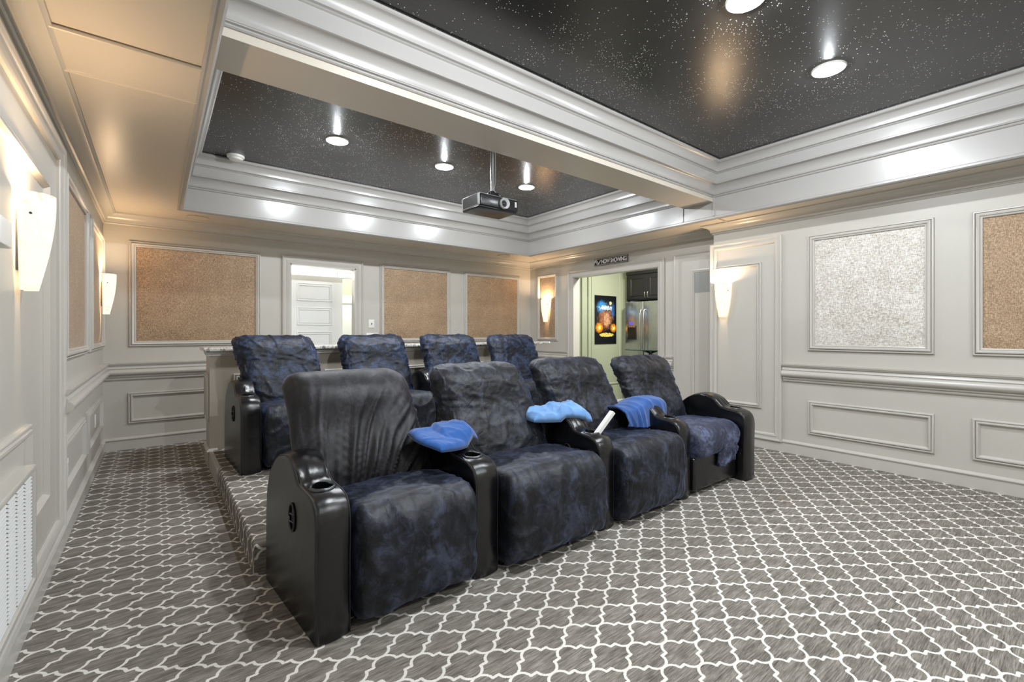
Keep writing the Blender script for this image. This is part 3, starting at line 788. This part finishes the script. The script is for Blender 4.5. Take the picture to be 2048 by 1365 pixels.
def make_seat(parent, x0, x1, yf, yr, z0, zb, zt, seed, mat, name='seat_cover', flare=0.0, front_round=.15, kink=0.0):
    cx, W_ = (x0+x1)/2, x1-x0; H = zt-zb
    def fn(p, nrm, uvw):
        u, v, w_ = uvw
        q = Vector(p)
        s = (q.z-zb)/H; t = (q.y-yf)/(yr-yf)
        up = max(0, nrm.z); fr = max(0, -nrm.y)
        q.z += up*(.020*(1-(abs(u))**2.5)-.02*t)
        q.y -= fr*(.018*math.sin(PI*min(1, s*1.0))*(1-abs(u)**3)) + flare*(1-s)*fr
        q.x += kink*(1-s)*fr
        k = fold(q, 6, 3.5, 6, seed)*.009*(.4+fr)+fold(q, 13, 6, 5, seed+3)*.005+.007*noise.noise(q*5+Vector((seed, 0, 0)))
        k += fold(q, 24, 9, 4, seed+7)*.004*fr
        if up > .5: k += fold(Vector((q.x*2, q.y*14, 0)), 1, 1, 1, seed+9)*.006*math.exp(-((t-.35)/.3)**2)
        if zb < .2: k += math.sin(q.x*70+seed)*.004*max(0, .35-s)*fr*2
        return q+nrm*k
    mb = rbox((cx, (yf+yr)/2, (zb+zt)/2), (W_, yr-yf, H), (.035, min(front_round, .12), min(.10, H*.42)), (48, 36, 40), fn)
    return mb.build(name, mat, parent, smooth=True)

def recliner(name_label, arms, seat, back, z0, mats, seed, base_front=None, style='pull', seat_z=.52, seat_bottom=.025):
    """arms: list of (x, y, width, yaw, handle)"""
    (x0, x1, yf, yr) = seat
    t = empty('recliner', ((x0+x1)/2, yf+.35, z0), name_label, 'chair', 'slipcovered theatre recliners')
    mb = MB(); mb.box((x0+.012, yf+.11, z0+.03), (x1-.012, yr+.22, z0+.30), .02)
    mb.box((x0+.03, yf+.14, z0), (x0+.09, yf+.2, z0+.04)); mb.box((x1-.09, yf+.14, z0), (x1-.03, yf+.2, z0+.04))
    mb.box((x0+.03, yr+.1, z0), (x0+.09, yr+.16, z0+.04)); mb.box((x1-.09, yr+.1, z0), (x1-.03, yr+.16, z0+.04))
    mb.build('base', 'leather', t, smooth=True, angle=40)
    if base_front: base_front(t)
    make_seat(t, x0+.004, x1-.004, yf, yr, z0, z0+seat_bottom, z0+seat_z, seed, mats[1])
    cb, ct, yb, yt, zt, wb, wt = back
    make_back(t, cb, ct, yb, yt, z0+.40, z0+zt, wb, wt, seed, mats[0], style=style)
    for i, (ax, ay, aw, yaw, hd) in enumerate(arms): make_arm(t, ax, ay, z0, aw, yaw, seed+i, hd)
    return t
R = math.radians
# front row
recliner('front row recliner nearest the camera, charcoal velvet cover draped in long folds', [(.590, 1.965, .152, R(5.0), True)], (.680, 1.300, 1.915, 2.44), (.945, .865, 2.47, 2.69, 1.075, .74, .68), 0, ('velvet_dark', 'velvet_seat'), 1, style='drape')
recliner('front row recliner second from the left, black velvet cover, arm carrying folded royal blanket', [(1.388, 1.985, .158, R(3.0), False)], (1.478, 2.255, 1.885, 2.44), (1.85, 1.755, 2.44, 2.69, 1.075, .76, .70), 0, ('velvet', 'velvet_seat'), 2)
recliner('front row recliner third from the left, arm carrying crumpled light blue blanket', [(2.338, 1.970, .152, R(2.0), True)], (2.425, 3.145, 1.885, 2.44), (2.77, 2.63, 2.44, 2.69, 1.08, .73, .74), 0, ('velvet', 'velvet_seat'), 3)
def f4(t): 
    pass
t4 = recliner('front row recliner farthest right, faded seat cover bunched over bare leather footrest', [(3.232, 1.950, .152, R(1.0), True), (4.095, 1.850, .17, R(-1.5), False)], (3.318, 3.998, 1.885, 2.44), (3.66, 3.62, 2.44, 2.69, 1.065, .68, .74), 0, ('velvet', 'velvet_faded'), 4, seat_bottom=.27)
def fn_flap(p, nrm, uvw):
    q = Vector(p); q += nrm*(fold(q, 16, 10, 9, 3)*.014+fold(q, 30, 10, 16, 5)*.006); return q
rbox((3.80, 1.905, .285), (.30, .05, .20), (.10, .025, .09), (40, 8, 30), lambda p, n_, u: fn_flap(p, n_, u)+Vector((0, 0, .03*u[0]))).build('bunched_flap', 'velvet_faded', t4, smooth=True)
MB().box((3.322, 1.925, .035), (3.994, 2.0, .30), .02).build('footrest', 'leather', t4, smooth=True, angle=40)
# rear row on the platform
Z = PZ
recliner('rear row recliner at the left end beside the aisle, blue-black velvet cover', [(.598, 4.13, .150, R(3), True)], (.685, 1.34, 4.08, 4.60), (1.0, .88, 4.60, 4.87, 1.10, .66, .68), Z, ('velvet_blue', 'velvet_seat'), 5)
recliner('rear row recliner second from left, its back in front of the light switch', [(1.43, 4.15, .150, R(1.5), False)], (1.515, 2.24, 4.08, 4.60), (1.88, 1.84, 4.60, 4.87, 1.10, .70, .70), Z, ('velvet_blue', 'velvet_seat'), 6)
recliner('rear row recliner third from left, its back framed by two bare bar wall stretches', [(2.335, 4.15, .150, R(0), False)], (2.42, 3.18, 4.08, 4.60), (2.80, 2.79, 4.60, 4.87, 1.10, .72, .72), Z, ('velvet_blue', 'velvet_seat'), 7)
recliner('rear row recliner at the right end, in front of the warm lit corner', [(3.27, 4.15, .150, R(-1), False), (4.21, 4.12, .155, R(-3), False)], (3.355, 4.12, 4.08, 4.60), (3.74, 3.76, 4.60, 4.87, 1.09, .74, .72), Z, ('velvet_blue', 'velvet_seat'), 8)

def cr(pts, k=8):
    P = [Vector(p) for p in pts]; P = [P[0]]+P+[P[-1]]; out = []
    for i in range(1, len(P)-2):
        for j in range(k):
            t = j/k; a, b, c, d = P[i-1], P[i], P[i+1], P[i+2]
            out.append(.5*((2*b)+(c-a)*t+(2*a-5*b+4*c-d)*t*t+(-a+3*b-3*c+d)*t**3))
    out.append(P[-2]); return out
# ------------------------------------------------------------------ blankets and bits on the arms
def blanket(name, label, c, size, mat, seed, amp, arm_x, arm_w, droop, rot=0, res=(70, 50), thick=.03, fl=0, zmin=0, tilt=0):
    """folded fleece laid over an arm: follows the arm top and droops on each side"""
    nx, ny = res; R_ = Matrix.Rotation(rot, 3, 'Z'); mb = MB(); top = []; bot = []
    def armz(y):                               # height of the arm top at world y (front row)
        s = y-1.97
        pr = [(p[0], p[1]) for p in ARM if p[1] > .5]
        for (a, za), (b, zb) in zip(pr, pr[1:]):
            if a <= s <= b: return za+(zb-za)*(s-a)/(b-a+1e-9)
        return .48 if s > .6 else .52
    for i in range(nx+1):
        rt, rb = [], []
        for j in range(ny+1):
            u, v = -1+2*i/nx, -1+2*j/ny
            e = (1-abs(u)**6)*(1-abs(v)**6)
            px = u*math.sqrt(1-.14*v*v)*size[0]/2*(1+.05*math.sin(v*3+seed)); py = v*math.sqrt(1-.14*u*u)*size[1]/2*(1+.08*math.sin(u*4+seed*2))
            q = R_@Vector((px, py, 0)); X_, Y_ = c[0]+q.x, c[1]+q.y
            dx = abs(X_-arm_x)-arm_w/2
            zz = armz(Y_)
            if dx > 0: zz -= droop*(1-math.exp(-dx*9)) + dx*fl
            zz = max(zz, zmin)+tilt*q.x
            wz = amp*(fold(Vector((X_, Y_, 0)), 9, 5, 1, seed)+.35*fold(Vector((X_, Y_, 0)), 16, 11, 1, seed+2)+.8*noise.noise(Vector((X_*6, Y_*6, seed))))
            zt = zz+.010+thick*(e**.5)+wz*(e**.3)
            zb = zz+.006
            rt.append((X_, Y_, max(zb+.002, zt))); rb.append((X_, Y_, zb))
        top.append(rt); bot.append(rb)
    A = mb.grid(top); B = mb.grid(bot)
    for i in range(nx):
        mb.bm.faces.new((A[i][0], A[i+1][0], B[i+1][0], B[i][0])); mb.bm.faces.new((A[i][-1], A[i+1][-1], B[i+1][-1], B[i][-1]))
    for j in range(ny):
        mb.bm.faces.new((A[0][j], A[0][j+1], B[0][j+1], B[0][j])); mb.bm.faces.new((A[-1][j], A[-1][j+1], B[-1][j+1], B[-1][j]))
    o = mb.build(name, mat, None, smooth=True)
    return tag(o, label, 'blanket', 'blue fleece blankets on the armrests')
def armtop(x, y, ax, aw, y0=1.97):
    ex = max(0, abs(x-ax)-aw/2+.01)
    if ex > .12: return 0
    s_ = y-y0; pr = [p for p in ARM if p[1] > .5]
    for (a, za), (b, zb) in zip(pr, pr[1:]):
        if a <= s_ <= b: return za+(zb-za)*(s_-a)/(b-a+1e-9)-ex*.8
    return 0
def patch(label, mat, C4, thick, amp, seed, ax, aw, fs=(9, 5), lift=.012, n_=(72, 56)):
    """folded fleece through four corners: left-front, right-front, right-back, left-back"""
    mb = MB(); top = []; bot = []; A, B, C_, D = [Vector(c) for c in C4]
    for i in range(n_[0]+1):
        rt, rb = [], []
        for j in range(n_[1]+1):
            u, v = i/n_[0], j/n_[1]; uu, vv = 2*u-1, 2*v-1
            u2 = .5+.5*uu*math.sqrt(1-.10*vv*vv)/math.sqrt(.9) if False else .5+.5*uu*(1-.07*vv*vv); v2 = .5+.5*vv*(1-.07*uu*uu)
            u2 += .02*math.sin(v2*7+seed); v2 += .03*math.sin(u2*6+seed*2)
            p = A*(1-u2)*(1-v2)+B*u2*(1-v2)+C_*u2*v2+D*(1-u2)*v2
            e = max(0, (1-abs(uu)**10)*(1-abs(vv)**10))
            base = max(p.z, armtop(p.x, p.y, ax, aw)+.004)
            f1 = max(0, 1-abs(noise.noise(Vector((u*fs[0]*.5+v*1.5, v*fs[1]*.5, seed))))*3)**1.4
            w1 = amp*(f1+.6*noise.noise(Vector((u*6, v*5, seed+3)))+.3*max(0, 1-abs(noise.noise(Vector((u*fs[0], v*fs[1]+u*3, seed+8))))*3.5))
            r_ = e**.45
            rb.append((p.x, p.y, base)); rt.append((p.x, p.y, base+lift*r_+thick*r_+w1*min(1, e*1.5)))
        top.append(rt); bot.append(rb)
    A_ = mb.grid(top); B_ = mb.grid(bot); nx, ny = n_
    for i in range(nx):
        mb.bm.faces.new((A_[i][0], A_[i+1][0], B_[i+1][0], B_[i][0])); mb.bm.faces.new((A_[i][-1], A_[i+1][-1], B_[i+1][-1], B_[i][-1]))
    for j in range(ny):
        mb.bm.faces.new((A_[0][j], A_[0][j+1], B_[0][j+1], B_[0][j])); mb.bm.faces.new((A_[-1][j], A_[-1][j+1], B_[-1][j+1], B_[-1][j]))
    bmesh.ops.remove_doubles(mb.bm, verts=mb.bm.verts[:], dist=.0004)
    o = mb.build('fleece_blanket', mat, None, smooth=True)
    return tag(o, label, 'blanket', 'blue fleece blankets on the armrests')
patch('smooth royal blue fleece folded flat over the arm nearest the camera', 'fleece_royal', [(1.175, 2.10, .655), (1.53, 2.26, .63), (1.50, 2.50, .70), (1.08, 2.36, .725)], .026, .006, 1, 1.37, .19)
patch('crumpled light blue fleece heaped on the arm with the white tube', 'fleece_light', [(1.985, 2.33, .685), (2.47, 2.20, .65), (2.58, 2.46, .69), (2.08, 2.56, .70)], .040, .020, 2, 2.33, .18, (9, 4))
def drape(label, mat, seed):
    """fleece hung over the shared arm: lies on top, falls down the near side"""
    path = [(2.56, .655), (2.50, .690), (2.42, .722), (2.34, .735), (2.27, .728), (2.235, .700), (2.225, .64), (2.222, .57), (2.220, .50)]
    P = cr([(0, a_, b_) for a_, b_ in path], 7); nu = 60; rows = []
    L = len(P)-1
    for j, p in enumerate(P):
        v = j/L; row = []
        for i in range(nu+1):
            u = i/nu
            x = 2.86+(3.385-2.86)*u+.02*math.sin(v*5)*(u-.5)
            hang = max(0, v-.55)/.45
            f1 = max(0, 1-abs(noise.noise(Vector((u*5.5-v*1.2, v*.8, seed))))*3.4)**1.5
            y = p.y-hang*.035*f1-.05*(1-u)*0
            cut = .60+.40*min(1, u*1.25)               # the hem climbs towards the seat back
            z = p.z if v < .55 else P[int(.55*L)].z+(p.z-P[int(.55*L)].z)*cut
            sag = 0 if x > 3.15 else .05*(1-math.exp(-(3.15-x)*8))
            z -= sag*(1-.5*hang)
            if x > 3.31: z -= (x-3.31)*.25; y += .0
            z += .016*f1*(1-hang)
            row.append((x, y+.12*(1-u)*0, z))
        rows.append(row)
    o = MB(); o.grid(rows); o = o.build('fleece_blanket', mat, None, smooth=True)
    m_ = o.modifiers.new('thick', 'SOLIDIFY'); m_.thickness = .012; m_.offset = 0
    return tag(o, label, 'blanket', 'blue fleece blankets on the armrests')
drape('deep blue fleece draped down the side of the rightmost shared arm', 'fleece_deep', 3)
# white hollow tube standing in the cup holder of the middle arm
a, b = Vector((2.315, 2.085, .56)), Vector((2.475, 2.04, .745)); dr = (b-a).normalized(); sd = Vector((0.25, 1, 0)); sd = (sd-dr*sd.dot(dr)).normalized(); nn = dr.cross(sd)
mb = MB(); hw, hh = .021, .011
def ring(p, kx, ky): return [p+sd*hw*kx*i+nn*hh*ky*j for i, j in ((-1, -1), (1, -1), (1, 1), (-1, 1))]
rows = [ring(a, 1, 1), ring(b, 1, 1), ring(b, .78, .62), ring(b-dr*.06, .78, .62)]
V = mb.grid(rows, close_v=True); mb.bm.faces.new(V[0]); mb.bm.faces.new(V[-1])
tag(mb.build('plastic_tube', 'plastic'), 'white hollow rectangular plastic tube leaning out of a cup holder', 'tube')

# ------------------------------------------------------------------ projector
pj = empty('ceiling_projector', (2.52, 3.56, 2.425), 'grey and black video projector hung from the rear star ceiling on a pole', 'projector')
x0, x1, y0, y1, z0, z1 = 2.285, 2.74, 3.40, 3.71, 2.43, 2.56
MB().box((x0+.004, y0+.004, z0+.012), (x1-.004, y1, z1), .018).build('housing', 'projgrey', pj, smooth=True, angle=40)
MB().box((x0+.012, y0-.004, z0+.010), (x1-.006, y0+.02, z1-.008), .012).build('front_panel', 'projblack', pj, smooth=True, angle=40)
MB().box((x0+.010, y0+.010, z0-.004), (x1-.010, y1-.01, z0+.02), .01).build('bottom_plate', 'projblack', pj, smooth=True, angle=40)
mb = MB()
for i in range(12): zz = z0+.026+i*.0082; mb.box((x0-.001, y0+.03, zz), (x0+.006, y1-.03, zz+.0028))
mb.build('side_grille', 'blackplastic', pj)
lc = (x0+.275, y0-.004, z0+.062)
mb = MB(); rows = []
for r_, dy in ((.050, 0), (.052, -.022), (.048, -.030), (.042, -.024), (.030, -.006)):
    rows.append([(lc[0]+r_*math.cos(2*PI*i/36), lc[1]+dy, lc[2]+r_*math.sin(2*PI*i/36)) for i in range(36)])
mb.grid(rows, close_v=True); lz = mb.build('lens_ring', 'projgrey', pj, smooth=True, angle=40)
mb = MB(); rows = []
for k_ in range(7):
    t_ = PI/2*k_/6; rows.append([(lc[0]+.032*math.cos(t_)*math.cos(2*PI*i/28), lc[1]-.004-.014*math.sin(t_), lc[2]+.032*math.cos(t_)*math.sin(2*PI*i/28)) for i in range(28)])
mb.grid(rows, close_v=True); mb.build('lens_glass', plain('lens_dark', (30, 32, 36), .05, .2, .9), lz, smooth=True)
mb = MB(); mb.box((x1-.05, y0-.006, z0+.05), (x1-.028, y0-.003, z0+.10)); mb.build('control_strip', 'projgrey', pj)
MB().tube([(2.545, 3.56, z1+.05), (2.545, 3.56, ZC)], .019, 20).build('pole', 'chrome', pj, smooth=True, angle=60)
mb = MB(); mb.box((2.49, 3.50, z1+.03), (2.60, 3.62, z1+.06), .008); mb.cyl((2.545, 3.56, z1+.05), .035, .03)
for s in (-1, 1):
    for q in (-1, 1): mb.tube([(2.545+s*.045, 3.56+q*.05, z1+.04), (2.545+s*.10, 3.56+q*.10, z1-.002)], .008, 8)
    mb.cyl((2.545+s*.055, 3.53, z1+.015), .014, .045)
mb.build('mount', 'blackplastic', pj, smooth=True, angle=40)
MB().cyl((2.545, 3.56, ZC-.012), .06, .012).build('ceiling_plate', 'blackplastic', pj, smooth=True, angle=40)
pts = [(2.563, 3.538, ZC-.01), (2.565, 3.536, ZC-.25), (2.560, 3.535, z1+.16), (2.54, 3.52, z1+.08), (2.59, 3.50, z1+.04), (2.64, 3.50, z1+.02), (2.655, 3.53, z1+.005)]
MB().tube(cr(pts), .004, 8).build('cable', 'projgrey', pj, smooth=True)

# ------------------------------------------------------------------ small fittings
mb = MB(); rows = []
for r_, z_ in ((.001, -.048), (.045, -.048), (.060, -.042), (.066, -.026), (.078, -.022), (.082, -.010), (.082, 0)):
    rows.append([(.665+r_*math.cos(2*PI*i/36), 5.60+r_*math.sin(2*PI*i/36), ZC+z_) for i in range(36)])
mb.grid(rows, close_v=True); tag(mb.build('smoke_detector', 'plastic', None, smooth=True, angle=40), 'round white smoke detector on the star ceiling near the left', 'smoke detector')
def spk(x, y, label):
    t = empty('ceiling_speaker', (x, y, ZS-.006), label, 'speaker', 'flush speakers in the soffit')
    mb = MB(); mb.cyl((x, y, ZS-.006), .105, .006, seg=40); mb.build('grille', 'soffit', t)
    mb = MB(); mb.tube([(x+.105*math.cos(2*PI*i/40), y+.105*math.sin(2*PI*i/40), ZS-.006) for i in range(40)], .004, 6, closed=True); mb.build('rim', 'trim', t, smooth=True)
spk(4.63, 6.15, 'round flush speaker in the soffit by the far right corner'); spk(.37, 6.20, 'round flush speaker in the soffit near the back left corner')
def plate(mp, a, b, w_, h_, name, label, cat, kind='switch'):
    t = empty(name, mp(a, b-h_/2, 0), label, cat)
    c0, c1 = mp(a-w_/2, b-h_/2, 0), mp(a+w_/2, b+h_/2, .007)
    MB().box([min(p, q) for p, q in zip(c0, c1)], [max(p, q) for p, q in zip(c0, c1)], .002).build('cover_plate', 'plastic', t, smooth=True, angle=40)
    if kind == 'switch':
        c0, c1 = mp(a-.005, b-.012, .006), mp(a+.005, b+.012, .016)
        MB().box([min(p, q) for p, q in zip(c0, c1)], [max(p, q) for p, q in zip(c0, c1)]).build('toggle', 'gunmetal', t)
    else:
        for s in (-1, 1):
            c0, c1 = mp(a-.014, b+s*.028-.014, .006), mp(a+.014, b+s*.028+.014, .009)
            MB().box([min(p, q) for p, q in zip(c0, c1)], [max(p, q) for p, q in zip(c0, c1)], .002).build('socket', 'vent', t, smooth=True, angle=40)
plate(w_back, 2.50, 1.41, .085, .125, 'light_switch', 'small white light switch plate right of the back doorway', 'switch')
plate(w_back, 2.51, 1.215, .17, .12, 'outlet', 'wide white outlet plate below the light switch on the back wall', 'outlet', 'outlet')
plate(w_left, 4.03, .425, .075, .12, 'outlet', 'outlet in the nearer wainscot panel of the left wall', 'outlet', 'outlet')
plate(w_left, 5.75, .46, .075, .12, 'outlet', 'outlet in the farther wainscot panel of the left wall', 'outlet', 'outlet')
# return air grille low on the left wall
vg = empty('return_air_grille', w_left(2.4, .24, 0), 'white louvred return air grille low on the near left wall', 'vent')
mb = MB(); frame(mb, w_left, 2.05, 2.775, .235, .735, [(0, 0), (0, .046), (.006, .050), (.022, .050), (.026, .044), (.026, .027)]); flat(mb.build('frame', 'trim', vg))
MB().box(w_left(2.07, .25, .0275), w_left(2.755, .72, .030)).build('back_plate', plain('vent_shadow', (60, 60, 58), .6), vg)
for j in range(5):
    mb = MB(); y0_ = 2.09+j*.132
    for i in range(30):
        z_ = .268+i*.0145
        V = [mb.bm.verts.new(p) for p in (w_left(y0_, z_+.008, .031), w_left(y0_+.118, z_+.008, .031), w_left(y0_+.118, z_, .043), w_left(y0_, z_, .043),
             w_left(y0_, z_+.0095, .031), w_left(y0_+.118, z_+.0095, .031), w_left(y0_+.118, z_+.0015, .043), w_left(y0_, z_+.0015, .043))]
        for q in ((0, 1, 2, 3), (7, 6, 5, 4), (3, 2, 6, 7), (0, 4, 5, 1), (1, 5, 6, 2), (0, 3, 7, 4)): mb.bm.faces.new([V[k_] for k_ in q])
    mb.build('louvre_bank', 'vent', vg)
# wall control beside the near sconce
wc = empty('wall_control', w_left(2.28, 1.55, 0), 'small white wall control box beside the near sconce, at left edge', 'control')
MB().box(w_left(2.20, 1.59, 0), w_left(2.355, 1.685, .05), .006).build('case', 'plastic', wc, smooth=True, angle=40)
mb = MB(); mb.box(w_left(2.35, 1.625, .012), w_left(2.357, 1.655, .022)); mb.box(w_left(2.35, 1.625, .028), w_left(2.357, 1.655, .038)); mb.build('slot', 'gunmetal', wc)

# ------------------------------------------------------------------ NOW SHOWING sign
sg = empty('now_showing_sign', (XF-.02, 4.62, 2.40), 'narrow black sign reading NOW SHOWING above the kitchen opening', 'sign')
box('board', (XF-.022, 4.292, 2.347), (XF-.008, 4.949, 2.452), plain('sign_black', (12, 12, 13), .4), sg)
mb = MB(); frame(mb, lambda a, b, h: (XF-.022-h, a, b), 4.292, 4.949, 2.347, 2.452, [(.005, 0), (.005, .0015), (.009, .0015), (.009, 0)]); mb.build('border', 'plastic', sg)
cu = bpy.data.curves.new('letters', 'FONT'); cu.body = 'NOW SHOWING'; cu.size = .092; cu.extrude = .001; cu.align_x = 'LEFT'; cu.space_character = .86; cu.offset = .0016
to = bpy.data.objects.new('tmp', cu); COL.objects.link(to); bpy.context.view_layer.update()
me = bpy.data.meshes.new_from_object(to.evaluated_get(bpy.context.evaluated_depsgraph_get())); bpy.data.objects.remove(to)
wx = max(v.co.x for v in me.vertices); sc_ = .490/wx
me.transform(Matrix.Scale(sc_, 4, (1, 0, 0)))
lt = link('lettering', me, 'plastic', sg)
lt.rotation_euler = (PI/2, 0, -PI/2); lt.location = Vector((XF-.0245, 4.800, 2.369))-Vector(sg.location)
mb = MB()                                        # curl of film before the words
def wav(y_, z_): return (XF-.0235, y_, z_)
for k_ in range(2):
    pts = [wav(4.935-.12*s_, 2.40+.028*math.sin(s_*2*PI*1.1+k_*.9)+(-.012 if k_ else .012)) for s_ in [i/30 for i in range(31)]]
    mb.tube(pts, .0035, 6)
for i in range(9):
    s_ = i/8; yy = 4.935-.12*s_; zz = 2.40+.028*math.sin(s_*2*PI*1.1)
    mb.tube([wav(yy, zz+.012), wav(yy, zz-.014)], .0028, 6)
mb.tube([wav(4.91+.022*math.cos(t_), 2.418+.016*math.sin(t_)) for t_ in [2*PI*i/20 for i in range(20)]], .003, 6, closed=True)
mb.build('film_curl', 'plastic', sg)

# ------------------------------------------------------------------ kitchen contents
fr = empty('refrigerator', (7.4, 5.0, 0), 'stainless french door refrigerator seen through the kitchen opening', 'refrigerator')
FX, F0, F1, FT = 7.0, 4.555, 5.47, 1.85
MB().box((FX+.05, F0+.004, .02), (KX-.01, F1-.004, FT-.01), .01).build('cabinet_body', 'espresso', fr, smooth=True, angle=40)
for nm, a0, a1 in (('door', 5.062, F1), ('door', F0, 5.052)):
    MB().box((FX, a0, .72), (FX+.06, a1, FT), .012).build(nm, 'steel', fr, smooth=True, angle=40)
MB().box((FX, F0, .06), (FX+.06, F1, .70), .012).build('freezer_drawer', 'steel', fr, smooth=True, angle=40)
for y_ in (5.095, 5.018):
    MB().tube(cr([(FX, y_, .95), (FX-.045, y_, 1.0), (FX-.065, y_, 1.32), (FX-.045, y_, 1.64), (FX, y_, 1.70)]), .012, 10).build('handle', 'chrome', fr, smooth=True)
dp = MB().box((FX-.004, 5.205, 1.14), (FX+.01, 5.415, 1.405), .004).build('ice_dispenser', 'gunmetal', fr)
MB().box((FX-.006, 5.225, 1.16), (FX-.002, 5.395, 1.36)).build('recess', 'blackplastic', dp)
MB().box((FX-.02, 5.235, 1.375), (FX-.002, 5.385, 1.40)).build('ledge', 'steel', dp)
MB().box((FX-.007, 5.30, 1.42), (FX, 5.37, 1.48)).build('display', plain('violet_display', (70, 60, 150), .2, emit=(90, 80, 200), es=.4), dp)
cb = empty('overhead_cabinet', (7.3, 5.0, 1.88), 'espresso wall cabinet above the refrigerator', 'cabinet')
MB().box((FX+.05, F0-.3, 1.875), (KX-.01, F1, 2.75)).build('carcass', 'espresso', cb)
for a0, a1, hy in ((5.004, F1-.05, 5.034), (F0-.02, 4.998, 4.97)):
    d_ = MB().box((FX+.028, a0, 1.895), (FX+.05, a1, 2.34), .003).build('door', 'espresso', cb)
    mb = MB(); frame(mb, lambda a, b, h: (FX+.028-h, a, b), a0+.055, a1-.055, 1.95, 2.285, [(0, 0), (.003, .006), (.012, .008), (.018, .001), (.02, 0)]); flat(mb.build('panel_moulding', 'espresso', d_))
    MB().tube(cr([(FX+.026, hy, 1.915), (FX, hy, 1.93), (FX-.006, hy, 1.97), (FX, hy, 2.01), (FX+.026, hy, 2.025)]), .006, 8).build('handle', 'chrome', d_, smooth=True)
MB().box((FX+.03, F0-.3, 2.36), (FX+.05, F1, 2.75)).build('fascia', 'espresso', cb)
tag(MB().box((FX+.10, 5.474, 0), (7.10, 5.496, 1.86)).build('tall_side_panel', 'espresso'), 'tall espresso end panel left of the refrigerator', 'panel')
pq = MB()
po = uvmesh('movie_poster', [([(6.312, 5.612, 1.062), (6.919, 5.612, 1.062), (6.919, 5.612, 1.963), (6.312, 5.612, 1.963)], [(0, 0), (1, 0), (1, 1), (0, 1)]),
                             ([(6.312, 5.618, 1.062), (6.312, 5.618, 1.963), (6.919, 5.618, 1.963), (6.919, 5.618, 1.062)], [(0, 0)]*4)], 'poster')
tag(po, 'dark film poster with orange glows and blue streaks on green wall', 'poster')
tb = empty('pub_table', (6.35, 4.45, 0), 'round dark glass top table in the kitchen before the refrigerator', 'table')
MB().cyl((6.35, 4.45, .995), .42, .012, seg=48).build('glass_top', 'glass', tb, smooth=True, angle=40)
MB().tube([(6.35, 4.45, .02), (6.35, 4.45, .97)], .03, 16).build('pedestal', 'blackplastic', tb, smooth=True, angle=50)
MB().cyl((6.35, 4.45, 0), .24, .02, seg=40).build('foot', 'blackplastic', tb)
mb = MB()
for i in range(5): t_ = 2*PI*i/5; mb.tube([(6.35, 4.45, .95), (6.35+.16*math.cos(t_), 4.45+.16*math.sin(t_), .99)], lambda s_: .02*(1-.7*s_), 8)
mb.build('top_bracket', 'blackplastic', tb, smooth=True)
